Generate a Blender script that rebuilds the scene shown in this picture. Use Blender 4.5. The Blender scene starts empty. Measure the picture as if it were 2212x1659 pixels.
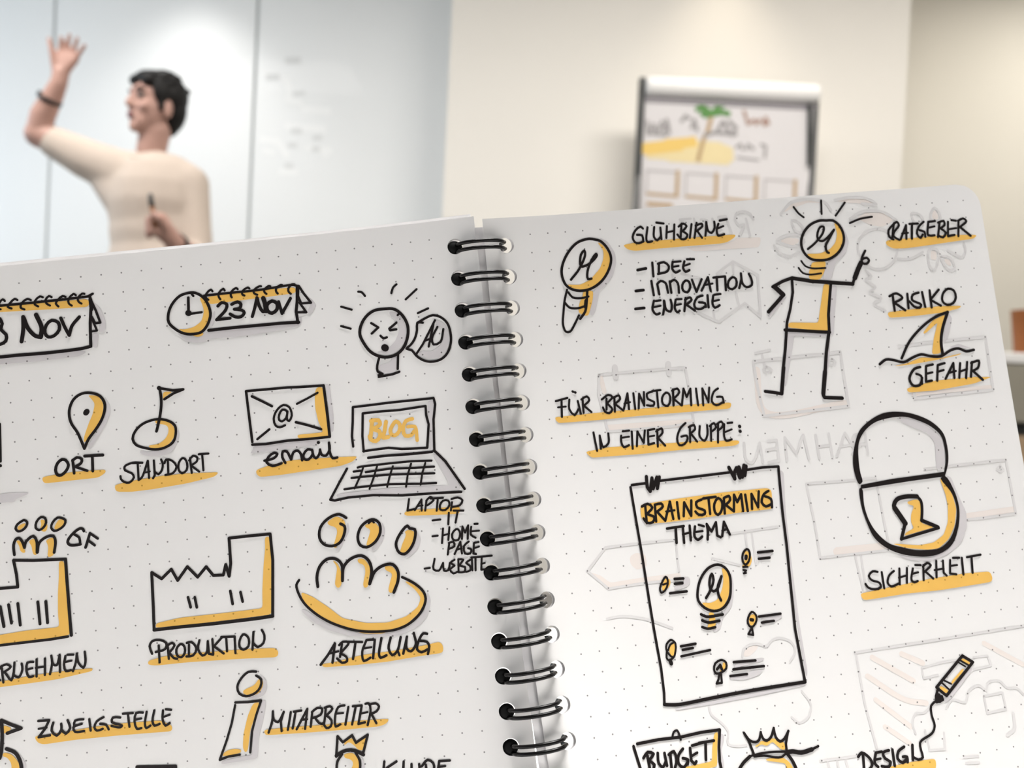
import bpy, bmesh, math, random
import numpy as np
from mathutils import Vector, Matrix, Quaternion
from mathutils.geometry import delaunay_2d_cdt

C = bpy.context.scene.collection
SC = bpy.context.scene
random.seed(4)
# ------------------------------------------------------------------ camera
CAM_H = 0.88
FPX, CX, CY = 1800.0, 1106.0, 829.5
ROLL, PITCH = math.radians(2.75), math.radians(1.0)
FWD = Vector((0, math.cos(PITCH), -math.sin(PITCH)))
_u0 = Vector((0, math.sin(PITCH), math.cos(PITCH)))
RIGHT = Vector((1, 0, 0)) * math.cos(ROLL) + _u0 * math.sin(ROLL)
UP = _u0 * math.cos(ROLL) - Vector((1, 0, 0)) * math.sin(ROLL)
CPOS = Vector((0, 0, CAM_H))
cd = bpy.data.cameras.new('camera')
cam = bpy.data.objects.new('camera', cd)
C.objects.link(cam)
cam.matrix_world = Matrix(((RIGHT.x, UP.x, -FWD.x, CPOS.x), (RIGHT.y, UP.y, -FWD.y, CPOS.y),
                           (RIGHT.z, UP.z, -FWD.z, CPOS.z), (0, 0, 0, 1)))
cd.sensor_fit = 'HORIZONTAL'
cd.sensor_width = 36.0
cd.lens = 36.0 * FPX / 2212.0
cd.clip_start = 0.01
cd.clip_end = 60
cd.dof.use_dof = True
cd.dof.focus_distance = 0.213
cd.dof.aperture_fstop = 14.5
SC.camera = cam
# ------------------------------------------------------------------ view and world
SC.view_settings.view_transform = 'Standard'
SC.view_settings.look = 'None'
SC.view_settings.gamma = 1.0
SC.view_settings.use_curve_mapping = False
SC.view_settings.exposure = 0.0
wd = bpy.data.worlds.new('daylight')
SC.world = wd
wd.use_nodes = True
nt = wd.node_tree
bg = nt.nodes['Background']
tc = nt.nodes.new('ShaderNodeTexCoord')
sx = nt.nodes.new('ShaderNodeSeparateXYZ')
rmp = nt.nodes.new('ShaderNodeValToRGB')
mp = nt.nodes.new('ShaderNodeMapRange')
nt.links.new(tc.outputs['Generated'], sx.inputs[0])
mp.inputs[1].default_value = -1
mp.inputs[2].default_value = 1
nt.links.new(sx.outputs[0], mp.inputs[0])
nt.links.new(mp.outputs[0], rmp.inputs[0])
rmp.color_ramp.elements[0].position = 0.0
rmp.color_ramp.elements[0].color = (3.4, 4.0, 4.7, 1)   # bright sky outside the window on the left
for _p, _c in ((.07, (3.0, 3.6, 4.3, 1)), (.14, (.85, .95, 1.1, 1))):
    rmp.color_ramp.elements.new(_p).color = _c
rmp.color_ramp.elements[-1].position = 0.6
rmp.color_ramp.elements[-1].color = (1.0, 0.955, 0.90, 1)
nt.links.new(rmp.outputs[0], bg.inputs[0])
bg.inputs[1].default_value = 0.17


def ray(px, py):
    return RIGHT * ((px - CX) / FPX) - UP * ((py - CY) / FPX) + FWD


def at(px, py, Y):
    """the point of the plane y = Y that a photo pixel looks at"""
    r = ray(px, py)
    return CPOS + r * (Y / r.y)


def light(name, kind, loc, rot=(0, 0, 0), energy=10, color=(1, 1, 1), **kw):
    l = bpy.data.lights.new(name, kind)
    l.energy = energy
    l.color = color
    for k, v in kw.items():
        setattr(l, k, v)
    o = bpy.data.objects.new(name, l)
    o.location = loc
    o.rotation_euler = rot
    C.objects.link(o)
    return o


# downlights in the ceiling: one washes the glass boards, one the cream wall
_s1 = at(330, 60, 3.15)
_s2 = at(1640, 60, 2.78)
CEIL = 2.75
DOWN = [((_s1.x, 3.27, CEIL - .03), 34, (1.0, 0.97, 0.93), 88),
        ((_s2.x, 3.09, CEIL - .03), 11, (1.0, 0.87, 0.68), 82)]
for i, (p, e, c, a) in enumerate(DOWN):
    light('downlight_lamp', 'SPOT', p, (0, 0, 0), e, c, spot_size=math.radians(a), spot_blend=1.0, shadow_soft_size=.04)
PANELS = [((0.1, .28), 31, (1, .98, .96), 1.1, .4), ((-1.7, 1.7), 42, (1, .97, .93), 1.2, .6),
          ((.9, 1.6), 56, (1, .955, .885), 1.2, .6), ((2.6, 3.0), 17, (1, .95, .87), 1.0, .6)]
for p, e, c, w, h in PANELS:  # unseen fill lamps added to brighten the walls, table and pages
    light('fill_panel_lamp', 'AREA', (*p, CEIL - .03), (0, 0, 0), e, c, shape='RECTANGLE', size=w, size_y=h, spread=math.radians(100 if p[1] < 1 else 180))
# daylight through the window on the left
light('window_daylight', 'AREA', (-3.30, 2.5, 1.5), (0, math.radians(-90), 0), 21, (.70, .86, 1.0), shape='RECTANGLE', size=1.7, size_y=1.4)


# ------------------------------------------------------------------ materials
def mat(name, col, rough=.6, spec=.3, metal=0, coat=0, noise=0, nscale=30, emit=0):
    m = bpy.data.materials.new(name)
    m.use_nodes = True
    t = m.node_tree
    b = t.nodes['Principled BSDF']
    b.inputs['Base Color'].default_value = (*col, 1)
    b.inputs['Roughness'].default_value = rough
    b.inputs['Specular IOR Level'].default_value = spec
    b.inputs['Metallic'].default_value = metal
    b.inputs['Coat Weight'].default_value = coat
    if noise:
        n = t.nodes.new('ShaderNodeTexNoise')
        n.inputs['Scale'].default_value = nscale
        n.inputs['Detail'].default_value = 4
        co = t.nodes.new('ShaderNodeTexCoord')
        t.links.new(co.outputs['Object'], n.inputs['Vector'])
        mx = t.nodes.new('ShaderNodeMix')
        mx.data_type = 'RGBA'
        mx.inputs[6].default_value = (*[c * (1 - noise) for c in col], 1)
        mx.inputs[7].default_value = (*[min(1, c * (1 + noise)) for c in col], 1)
        t.links.new(n.outputs[0], mx.inputs[0])
        t.links.new(mx.outputs[2], b.inputs['Base Color'])
    if emit:
        b.inputs['Emission Color'].default_value = (*col, 1)
        b.inputs['Emission Strength'].default_value = emit
    return m


def dotted(name, col, dot, ulim=None, rough=.75, noise=.0):
    """paper or marker colour with the printed 5 mm dot grid of the sheet (UV = grid cells)"""
    m = mat(name, col, rough, .15)
    t = m.node_tree
    b = t.nodes['Principled BSDF']
    L = t.links.new
    uv = t.nodes.new('ShaderNodeUVMap')
    sep = t.nodes.new('ShaderNodeSeparateXYZ')
    L(uv.outputs[0], sep.inputs[0])

    def M(op, a, b_=None):
        n = t.nodes.new('ShaderNodeMath')
        n.operation = op
        for i, x in enumerate((a, b_)):
            if x is None:
                continue
            if isinstance(x, (int, float)):
                n.inputs[i].default_value = x
            else:
                L(x, n.inputs[i])
        return n.outputs[0]
    u, v = sep.outputs[0], sep.outputs[1]
    du = M('SUBTRACT', M('FRACT', M('ADD', u, 100.5)), .5)
    dv = M('SUBTRACT', M('FRACT', M('ADD', v, 100.5)), .5)
    r = M('SQRT', M('ADD', M('MULTIPLY', du, du), M('MULTIPLY', dv, dv)))
    mask = M('LESS_THAN', r, .043)
    if ulim:
        for s, (lo, hi) in ((u, ulim), (v, (-.5, 39.5))):
            mask = M('MULTIPLY', mask, M('MULTIPLY', M('GREATER_THAN', s, lo), M('LESS_THAN', s, hi)))
    mx = t.nodes.new('ShaderNodeMix')
    mx.data_type = 'RGBA'
    mx.inputs[6].default_value = (*col, 1)
    mx.inputs[7].default_value = (*dot, 1)
    L(mask, mx.inputs[0])
    L(mx.outputs[2], b.inputs['Base Color'])
    if noise:
        n = t.nodes.new('ShaderNodeTexNoise')
        n.inputs['Scale'].default_value = .9
        n.inputs['Detail'].default_value = 3
        L(uv.outputs[0], n.inputs['Vector'])
        m2 = t.nodes.new('ShaderNodeMix')
        m2.data_type = 'RGBA'
        m2.inputs[6].default_value = (*[c * (1 - noise) for c in col], 1)
        m2.inputs[7].default_value = (*[c * (1 + noise) for c in col], 1)
        L(n.outputs[0], m2.inputs[0])
        L(m2.outputs[2], mx.inputs[6])
    return m


PAPER = (.80, .79, .78)
PAPER_L = dotted('dotted_paper_left', PAPER, (.27, .26, .26), (-6, 21.5))
PAPER_R = dotted('dotted_paper_right', PAPER, (.27, .26, .26), (-.5, 26.5))
PAPER_BLANK = mat('blank_paper', (.77, .755, .76), .8, .1)
INK = mat('black_fineliner', (.010, .007, .007), .5, .2)
ORANGE = dotted('orange_marker', (.82, .49, .115), (.48, .26, .05), noise=.07)
GREY = dotted('grey_marker', (.61, .585, .595), (.2, .19, .19), noise=.05)
GHOST = dotted('show_through_grey', (.68, .665, .66), (.22, .21, .21))
PEACH = dotted('show_through_peach', (.79, .725, .685), (.22, .21, .21))
WIRE = mat('black_wire', (.0035, .003, .003), .22, .22)
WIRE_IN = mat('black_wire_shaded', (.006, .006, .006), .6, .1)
COVER = mat('cover_board', (.70, .69, .68), .6, .2)
GLASS = mat('white_glass_board', (.80, .815, .82), .42, .35, coat=.05)
SEAM = mat('grey_seam', (.56, .59, .59), .5)
WALL_CREAM = mat('cream_wall', (.82, .79, .74), .9, .1, noise=.015, nscale=4)
WALL_GREY = mat('grey_beige_wall', (.72, .69, .62), .9, .1, noise=.015, nscale=4)
FLOOR = mat('grey_carpet', (.22, .21, .20), .95, .05, noise=.2, nscale=60)
CEILING = mat('white_ceiling', (.82, .81, .79), .9, .1)
TABLE = mat('white_table', (.72, .71, .70), .5, .2)
STEEL = mat('grey_steel', (.10, .10, .10), .4, .4)
DARK = mat('dark_frame', (.035, .037, .036), .45, .4)
WHITE_P = mat('white_plastic', (.82, .81, .80), .4, .4)
FLIP_PAPER = mat('flip_paper', (.63, .61, .62), .8, .1)
SKIN = mat('skin', (.46, .275, .225), .5, .3, noise=.06, nscale=18)
LIP = mat('lips', (.22, .08, .09), .5)
HAIR = mat('black_hair', (.008, .007, .007), .55, .25, noise=.3, nscale=90)
SWEATER = mat('beige_knit', (.56, .475, .41), .95, .05, noise=.05, nscale=25)
TROUSERS = mat('dark_trousers', (.03, .032, .04), .9, .1)
SHOE = mat('black_shoe', (.02, .02, .02), .5)
PEN = mat('brown_pen', (.22, .085, .03), .4)
PEN_CAP = mat('grey_pen_cap', (.10, .095, .09), .5)
STRAP = mat('black_strap', (.012, .012, .012), .5)
SIDEB = mat('grey_laminate', (.30, .28, .23), .6, noise=.03, nscale=12)
POT = mat('brown_leather', (.26, .085, .022), .55, .3, noise=.12, nscale=20)


# ------------------------------------------------------------------ object helpers
def tag(o, label, cat=None, group=None, kind=None):
    o['label'] = label
    if cat:
        o['category'] = cat
    if group:
        o['group'] = group
    if kind:
        o['kind'] = kind
    return o


def thing(name, label, cat, loc, group=None):
    o = bpy.data.objects.new(name, None)
    o.empty_display_size = .05
    o.location = loc
    C.objects.link(o)
    return tag(o, label, cat, group)


def root_of(o):
    v = Vector((0, 0, 0))
    while o is not None:
        v += o.location
        o = o.parent
    return v


def mesh_obj(name, verts, faces, mats, parent=None, midx=None, uvs=None, smooth=False, label=None):
    off = root_of(parent) if parent else Vector((0, 0, 0))
    me = bpy.data.meshes.new(name)
    vv = np.asarray(verts, float).reshape(-1, 3) - np.array(off)
    me.from_pydata(vv.tolist(), [], faces)
    for m in (mats if isinstance(mats, (list, tuple)) else [mats]):
        me.materials.append(m)
    if midx is not None:
        me.polygons.foreach_set('material_index', midx)
    if uvs is not None:
        uvl = me.uv_layers.new(name='UVMap')
        li = np.empty(len(me.loops), int)
        me.loops.foreach_get('vertex_index', li)
        uvl.data.foreach_set('uv', np.asarray(uvs, np.float32)[li].ravel())
    if smooth:
        me.polygons.foreach_set('use_smooth', [True] * len(me.polygons))
    me.update()
    o = bpy.data.objects.new(name, me)
    C.objects.link(o)
    if parent:
        o.parent = parent
    if label:
        o['label'] = label
    return o


class MB:
    def __init__(s):
        s.v, s.f = [], []

    def add(s, v, f):
        n = len(s.v)
        s.v += [tuple(p) for p in v]
        s.f += [tuple(i + n for i in q) for q in f]
        return s

    def box(s, a, b, bev=0):
        bm = bmesh.new()
        bmesh.ops.create_cube(bm, size=1)
        a, b = Vector(a), Vector(b)
        for v in bm.verts:
            v.co = Vector(((a[i] + b[i]) / 2 + v.co[i] * (b[i] - a[i]) for i in range(3)))
        if bev:
            bmesh.ops.bevel(bm, geom=bm.edges[:], offset=bev, segments=3, affect='EDGES', profile=.5)
        bm.verts.index_update()
        s.add([v.co[:] for v in bm.verts], [[v.index for v in f.verts] for f in bm.faces])
        bm.free()
        return s

    def tube(s, pts, r, n=12, cap=True):
        pts = [Vector(p) for p in pts]
        rs = r if isinstance(r, (list, tuple)) else [r] * len(pts)
        t = (pts[1] - pts[0]).normalized()
        a = t.orthogonal().normalized()
        vs, fs = [], []
        for i, p in enumerate(pts):
            t2 = (pts[min(i + 1, len(pts) - 1)] - pts[max(i - 1, 0)]).normalized()
            a = (a - t2 * a.dot(t2)).normalized()
            b = t2.cross(a)
            for k in range(n):
                w = 2 * math.pi * k / n
                vs.append(p + (a * math.cos(w) + b * math.sin(w)) * rs[i])
        for i in range(len(pts) - 1):
            for k in range(n):
                k2 = (k + 1) % n
                fs.append((i * n + k, i * n + k2, (i + 1) * n + k2, (i + 1) * n + k))
        if cap:
            fs.append(tuple(range(n - 1, -1, -1)))
            fs.append(tuple((len(pts) - 1) * n + k for k in range(n)))
        return s.add(vs, fs)

    def lathe(s, prof, base, n=32):
        base = Vector(base)
        vs, fs = [], []
        for r, z in prof:
            for k in range(n):
                w = 2 * math.pi * k / n
                vs.append(base + Vector((r * math.cos(w), r * math.sin(w), z)))
        for i in range(len(prof) - 1):
            for k in range(n):
                k2 = (k + 1) % n
                fs.append((i * n + k, i * n + k2, (i + 1) * n + k2, (i + 1) * n + k))
        return s.add(vs, fs)

    def ball(s, c, r, axes=None, seg=16):
        """ellipsoid: radii r along the three axes"""
        r = (r, r, r) if isinstance(r, (int, float)) else r
        ax = axes or (Vector((1, 0, 0)), Vector((0, 1, 0)), Vector((0, 0, 1)))
        c = Vector(c)
        vs, fs = [], []
        h = seg // 2
        for i in range(1, h):
            th = math.pi * i / h
            for k in range(seg):
                ph = 2 * math.pi * k / seg
                d = (math.sin(th) * math.cos(ph) * r[0], math.sin(th) * math.sin(ph) * r[1], math.cos(th) * r[2])
                vs.append(c + ax[0] * d[0] + ax[1] * d[1] + ax[2] * d[2])
        top = len(vs)
        vs.append(c + ax[2] * r[2])
        vs.append(c - ax[2] * r[2])
        for i in range(h - 2):
            for k in range(seg):
                k2 = (k + 1) % seg
                fs.append((i * seg + k, (i + 1) * seg + k, (i + 1) * seg + k2, i * seg + k2))
        for k in range(seg):
            k2 = (k + 1) % seg
            fs.append((top, k, k2))
            fs.append((top + 1, (h - 2) * seg + k2, (h - 2) * seg + k))
        return s.add(vs, fs)

    def chain(s, pts, rad, step=.35, seg=14):
        """tapering limb: overlapping balls along a polyline"""
        pts = [Vector(p) for p in pts]
        for i in range(len(pts) - 1):
            d = (pts[i + 1] - pts[i]).length
            n = max(2, int(d / (min(rad[i], rad[i + 1]) * step)))
            for k in range(n + 1):
                w = k / n
                s.ball(pts[i].lerp(pts[i + 1], w), rad[i] * (1 - w) + rad[i + 1] * w, seg=seg)
        return s

    def build(s, name, m, parent=None, smooth=False, label=None):
        return mesh_obj(name, s.v, s.f, m, parent, smooth=smooth, label=label)

    def fuse(s, name, m, parent, voxel=.006, it=6, label=None):
        """one continuous skin over everything collected"""
        o = mesh_obj(name + '_tmp', s.v, s.f, m)
        r = o.modifiers.new('r', 'REMESH')
        r.mode = 'VOXEL'
        r.voxel_size = voxel
        r.use_smooth_shade = True
        q = o.modifiers.new('s', 'SMOOTH')
        q.factor = .5
        q.iterations = it
        dg = bpy.context.evaluated_depsgraph_get()
        dg.update()
        me = bpy.data.meshes.new_from_object(o.evaluated_get(dg), depsgraph=dg)
        bpy.data.objects.remove(o)
        me.name = name
        off = root_of(parent)
        co = np.empty(len(me.vertices) * 3)
        me.vertices.foreach_get('co', co)
        co = (co.reshape(-1, 3) - np.array(off)).ravel()
        me.vertices.foreach_set('co', co)
        me.polygons.foreach_set('use_smooth', [True] * len(me.polygons))
        me.materials.clear()
        me.materials.append(m)
        me.update()
        p = bpy.data.objects.new(name, me)
        C.objects.link(p)
        p.parent = parent
        if label:
            p['label'] = label
        return p


# ------------------------------------------------------------------ room
def struct(name, mb, m, label):
    o = mb.build(name, m)
    return tag(o, label, kind='structure')


YB, YC, YR = 3.62, 3.30, 3.75         # glass-board wall, cream wall, right-hand wall
x_c0 = at(966, 240, YC).x
x_c1 = at(1957, 200, YC).x
struct('floor', MB().box((-3.4, -2.6, -.05), (3.6, 4.0, 0)), FLOOR, 'grey carpet floor of the meeting room')
struct('ceiling', MB().box((-3.4, -2.6, CEIL), (3.6, 4.0, CEIL + .1)), CEILING, 'white ceiling of the meeting room')
struct('wall_back', MB().box((-3.4, YB, 0), (x_c0 + .1, YB + .1, CEIL)), WALL_GREY, 'wall behind the white glass boards')
struct('wall_center', MB().box((x_c0, YC, 0), (x_c1, YR + .15, CEIL)), WALL_CREAM, 'cream wall section standing forward behind the flipchart')
struct('wall_right', MB().box((x_c1 - .05, YR, 0), (3.6, YR + .15, CEIL)), WALL_GREY, 'beige wall set back at the right')

struct('wall_left', MB().box((-3.5, -.2, 0), (-3.4, YB, .6)).box((-3.5, -.2, 2.4), (-3.4, YB, CEIL)).box((-3.5, -.2, .6), (-3.4, 1.7, 2.4)).box((-3.5, 3.3, .6), (-3.4, YB, 2.4)),
       WALL_GREY, 'left wall with the window opening')
struct('window_1', MB().box((-3.46, 1.7, .6), (-3.40, 1.75, 2.4)).box((-3.46, 3.25, .6), (-3.40, 3.3, 2.4)).box((-3.46, 1.75, .6), (-3.40, 3.25, .65)).box((-3.46, 1.75, 2.35), (-3.40, 3.25, 2.4)).box((-3.45, 2.48, .65), (-3.41, 2.52, 2.35)),
       WHITE_P, 'window frame in the left wall')

# ------------------------------------------------------------------ white glass boards
s1, s2 = at(109, 290, YB - .03).x, at(548, 240, YB - .03).x
gap = .006


def glass_board(x0, x1, label):
    r = thing('glass_board', label, 'whiteboard', ((x0 + x1) / 2, YB - .015, .25), 'white glass boards on the back wall')
    MB().box((x0 + gap, YB - .03, .25), (x1 - gap, YB - .016, CEIL - .02), .002).build('glass_panel', GLASS, r)
    MB().box((x0, YB - .016, .25), (x1, YB - .001, CEIL - .02)).build('mounting_frame', SEAM, r)
    return r


glass_board(-3.3, s1, 'leftmost white glass board behind the raised hand')
glass_board(s1, s2, 'white glass board directly behind the woman')
board3 = glass_board(s2, x_c0 - .002, 'white glass board with faint marker traces, right of the woman')


# ------------------------------------------------------------------ strokes on upright sheets
def flat_strokes(name, strokes, Y, m, parent, label=None, single=False):
    """marker strokes on a sheet in the plane y = Y"""
    mb = MB()
    for w, pts in strokes:
        P3 = [at(x, y, Y) for x, y in pts]
        if single and mb.v:
            mb.build(name, m, parent, label=label)
            mb = MB()
        hw = w * Y / FPX / 2
        for a, b in zip(P3, P3[1:]):
            d = (b - a)
            if d.length < 1e-6:
                continue
            d.normalize()
            n = Vector((-d.z, 0, d.x)) * hw
            up = Vector((0, -.00002 * len(mb.f), 0))
            a2, b2 = a - d * hw * .6 + up, b + d * hw * .6 + up
            mb.add([a2 - n, b2 - n, b2 + n, a2 + n], [(0, 1, 2, 3)])  # each dab of the nib lies on the one before
    return mb.build(name, m, parent, label=label)


TRACE_L = mat('wiped_trace', (.85, .86, .86), .45)
TRACE_D = mat('faint_marker_trace', (.69, .70, .70), .5)
Yt = YB - .0305
flat_strokes('wiped_trace', [(14, ((575, 160), (600, 165), (620, 175), (628, 205))), (13, ((620, 215), (650, 222))), (16, ((655, 235), (710, 240))),
                             (16, ((620, 272), (700, 280))), (14, ((565, 300), (600, 305), (620, 335))), (14, ((665, 320), (712, 325), (700, 335))),
                             (14, ((605, 370), (640, 372))), (10, ((570, 325), (590, 330)))], Yt, TRACE_L, board3, single=True)
flat_strokes('marker_trace', [(14, ((620, 131), (645, 130))), (13, ((578, 167), (600, 166))), (9, ((635, 203), (655, 200))), (12, ((632, 283), (648, 283))),
                              (11, ((678, 298), (692, 297))), (11, ((625, 313), (638, 314))), (11, ((676, 322), (688, 322))), (12, ((618, 358), (630, 358)))],
             Yt - .0005, TRACE_D, board3, single=True)

# ------------------------------------------------------------------ flipchart
YF = 3.05
tl, tr = at(1383, 172, YF), at(1766, 190, YF)
fx0, fx1, fz = tl.x, tr.x, tl.z
flip = thing('flipchart', 'flipchart easel with a palm drawing on its sheet, in front of the cream wall', 'flipchart', ((fx0 + fx1) / 2, YF, 0))
MB().box((fx0 - .004, YF - .012, fz - 1.05), (fx0 + .019, YF + .02, fz + .006), .003).build('side_rail', DARK, flip)
MB().box((fx1 - .012, YF - .012, fz - 1.05), (fx1 + .006, YF + .02, fz - .03), .003).build('side_rail', STEEL, flip)
MB().box((fx0 + .01, YF + .002, fz - 1.05), (fx1 - .005, YF + .018, fz - .03)).build('back_board', WHITE_P, flip)
clamp = MB()
rr = .036
cl = [Vector((fx0 + .021, YF - .012, fz - .028)), Vector((fx1 - .002, YF - .012, fz - .028))]
clamp.tube([cl[0], cl[0].lerp(cl[1], .02), cl[0].lerp(cl[1], .98), cl[1]], [rr * .9, rr, rr, rr * .9], 24)
clamp.build('clamp_bar', WHITE_P, flip, smooth=True)
MB().box((fx0 + .021, YF - .012, fz - .084), (fx1 - .004, YF + .001, fz - .05), .003).build('clamp_shadow', mat('clamp_shadow_grey', (.30, .28, .30), .5), flip)  # grey strip painted as the shadow band under the clamp bar
paper = MB().box((fx0 + .021, YF - .008, fz - 1.0), (fx1 - .016, YF - .001, fz - .06)).build('paper_pad', FLIP_PAPER, flip)
YP = YF - .0085
FG = mat('flip_green', (.10, .24, .07), .7)
FY = mat('flip_yellow', (.72, .50, .15), .7)
FY2 = mat('flip_pale_yellow', (.70, .59, .34), .7)
FT = mat('flip_grey_text', (.30, .285, .29), .7)
FB = mat('flip_brown_text', (.36, .24, .20), .7)
FO = mat('flip_tan_marker', (.42, .29, .16), .7)
FL = mat('flip_box_line', (.42, .40, .41), .7)
flat_strokes('sand_brush', [(26, ((1405, 330), (1470, 334), (1560, 342), (1575, 336), (1480, 318), (1410, 322))), (18, ((1500, 312), (1550, 316), (1575, 326))),
                            (22, ((1450, 338), (1570, 345)))], YP, FY2, paper)
flat_strokes('sand_brush', [(22, ((1388, 320), (1440, 314), (1498, 306))), (16, ((1395, 326), (1470, 318))), (12, ((1440, 306), (1495, 302)))], YP - .0004, FY, paper)
flat_strokes('palm_leaves', [(11, ((1538, 245), (1520, 232), (1505, 236))), (11, ((1538, 245), (1525, 250), (1516, 244))), (13, ((1540, 244), (1555, 228), (1570, 222))),
                             (12, ((1540, 246), (1560, 242), (1574, 246))), (10, ((1530, 246), (1522, 238), (1512, 228)))], YP - .0008, FG, paper)
flat_strokes('palm_trunk', [(9, ((1537, 250), (1530, 280), (1520, 300), (1514, 322), (1508, 346)))], YP - .0008, FO, paper)
flat_strokes('heading_writing', [(7, ((1398, 262), (1400, 290), (1412, 268), (1418, 290), (1430, 262))), (7, ((1434, 288), (1440, 258), (1446, 288))), (7, ((1424, 276), (1446, 272))),
                                 (7, ((1472, 262), (1480, 250), (1490, 256))), (7, ((1494, 276), (1500, 258), (1506, 282))), (8, ((1522, 292), (1545, 286), (1590, 290))),
                                 (8, ((1550, 282), (1562, 262), (1574, 284))), (8, ((1575, 262), (1590, 276), (1580, 292))), (6, ((1404, 288), (1440, 292)))], YP - .0009, FT, paper)
flat_strokes('side_writing', [(7, ((1607, 240), (1616, 268), (1624, 262))), (7, ((1628, 258), (1634, 268), (1642, 258))), (7, ((1648, 266), (1654, 254), (1660, 266), (1650, 270)))],
             YP - .0009, FB, paper)
flat_strokes('small_writing', [(6, ((1590, 318), (1600, 312), (1604, 322))), (6, ((1612, 322), (1616, 312), (1628, 322))), (6, ((1644, 312), (1654, 316), (1652, 340))),
                               (4, ((1592, 340), (1640, 346)))], YP - .0009, FT, paper)
for bx, by in ((1396, 368), (1480, 374), (1566, 380), (1650, 388)):
    flat_strokes('picture_frame_drawing', [(4, ((bx, by + 48), (bx + 2, by), (bx + 66, by + 4)))], YP - .0005, FL, paper)
    flat_strokes('marker_edge', [(8, ((bx + 68, by + 2), (bx + 66, by + 54))), (6, ((bx + 2, by + 50), (bx + 66, by + 56)))], YP - .0007, FO, paper)
flat_strokes('lower_writing', [(9, ((1400, 440), (1450, 444)))], YP - .0009, FO, paper)
pz = at(1749, 225, YF).z
MB().tube([at(1749, 225, YF - .02), at(1748, 300, YF - .02), at(1746, 358, YF - .02)], [.008, .0075, .005], 10).build('clip_cord', DARK, flip)
for dx, dy in ((fx0 - .10, -.32), (fx1 + .10, -.32), ((fx0 + fx1) / 2, .215)):
    tx = fx0 + .02 if dx < fx0 else fx1 - .02 if dx > fx1 else dx
    MB().tube([(tx, YF + .03, fz - .2), (dx, YF + dy, .012)], .012, 12).build('leg', STEEL, flip)
MB().box((fx0, YF - .09, fz - 1.075), (fx1, YF + .0, fz - 1.05), .004).build('pen_tray', STEEL, flip)

# ------------------------------------------------------------------ right-hand sideboard and pot
YS = 2.35
q = at(2196, 762, YS)
sx0 = at(2120, 762, YS).x
side = thing('sideboard', 'grey sideboard with a bright white top, cut off at the right edge', 'cabinet', (sx0 + .6, YS + .22, 0))
MB().box((sx0, YS, q.z - .03), (sx0 + 1.2, YS + .45, q.z), .004).build('worktop', WHITE_P, side)
zb = at(2196, 912, YS).z
MB().box((sx0 + .01, YS + .02, .08), (sx0 + 1.19, YS + .44, q.z - .03)).build('body', SIDEB, side)
MB().box((sx0 + .015, YS + .002, zb), (sx0 + .6, YS + .02, q.z - .034), .002).build('drawer', SIDEB, side)
MB().box((sx0 + .605, YS + .002, zb), (sx0 + 1.185, YS + .02, q.z - .034), .002).build('drawer', SIDEB, side)
MB().box((sx0 + .015, YS + .012, zb - .035), (sx0 + 1.185, YS + .02, zb - .004)).build('grip_rail', DARK, side)
for k in range(2):
    MB().box((sx0 + .015 + .59 * k, YS + .002, .09), (sx0 + .6 + .585 * k, YS + .02, zb - .04), .002).build('door', mat('tan_door', (.42, .30, .19), .6), side)
MB().box((sx0 + .03, YS + .04, 0), (sx0 + 1.17, YS + .42, .08)).build('plinth', DARK, side)
pb = at(2236, 752, YS + .12)
pot = thing('plant_pot', 'brown tapered pot standing on the grey sideboard at the right edge', 'pot', (pb.x, YS + .12, q.z))
hp = at(2236, 672, YS + .12).z - q.z
MB().lathe([(0, 0), (.052, 0), (.055, .004), (.068, hp * .98), (.070, hp), (.064, hp), (.060, hp - .01), (.050, .02), (0, .015)], (pb.x, YS + .12, q.z)).build('pot_wall', POT, pot, smooth=True)
MB().lathe([(.0595, hp - .02), (.03, hp - .014), (0, hp - .012)], (pb.x, YS + .12, q.z)).build('soil', DARK, pot)


# ------------------------------------------------------------------ the woman at the boards
YW = 2.6


def W(px, py, dy=0.0):
    return at(px, py, YW + dy)


base = W(345, 600)
person = thing('person', 'woman with short black hair in a beige sweater raising her hand', 'person', (base.x, YW, 0))
b = MB()
hip = W(348, 640)
# torso
b.ball(W(338, 445), (.13, .09, .15))
b.ball(W(345, 520), (.13, .09, .16))
b.ball(hip, (.15, .105, .14))
b.chain([W(264, 376), W(300, 378), W(333, 394), W(376, 388), W(408, 400)], [.045, .036, .034, .036, .045])
# neck and head
b.chain([W(332, 364, .01), W(327, 325), W(335, 285)], [.052, .045, .047])
Fh = Vector((-.63, -.77, .05)).normalized()
Lh = Vector((0, 0, 1)).cross(Fh).normalized()
Uh = Fh.cross(Lh).normalized() * .94
Fh *= .83
Lh *= .90
HO = W(335, 230)


def hd(l, f, u):
    return HO + Lh * l + Fh * f + Uh * u


HA = (Lh, Fh, Uh)
b.ball(hd(0, -.012, .028), (.070, .088, .076), HA, 24)
b.ball(hd(0, .020, -.020), (.060, .066, .080), HA, 24)
b.ball(hd(0, .050, -.060), (.042, .036, .042), HA)
b.ball(hd(0, .068, -.084), (.024, .020, .019), HA)
b.ball(hd(.034, .058, -.022), (.024, .022, .022), HA)
b.ball(hd(-.034, .058, -.022), (.024, .022, .022), HA)
b.ball(hd(0, .076, .032), (.040, .012, .020), HA)
b.chain([hd(0, .082, .018), hd(0, .098, -.016)], [.008, .012])
b.ball(hd(.010, .090, -.022), (.009, .010, .007), HA)
b.ball(hd(-.010, .090, -.022), (.009, .010, .007), HA)
b.ball(hd(0, .082, -.050), (.020, .010, .012), HA)
for s in (1, -1):
    b.ball(hd(.070 * s, -.012, -.018), (.010, .019, .031), HA)
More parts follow.
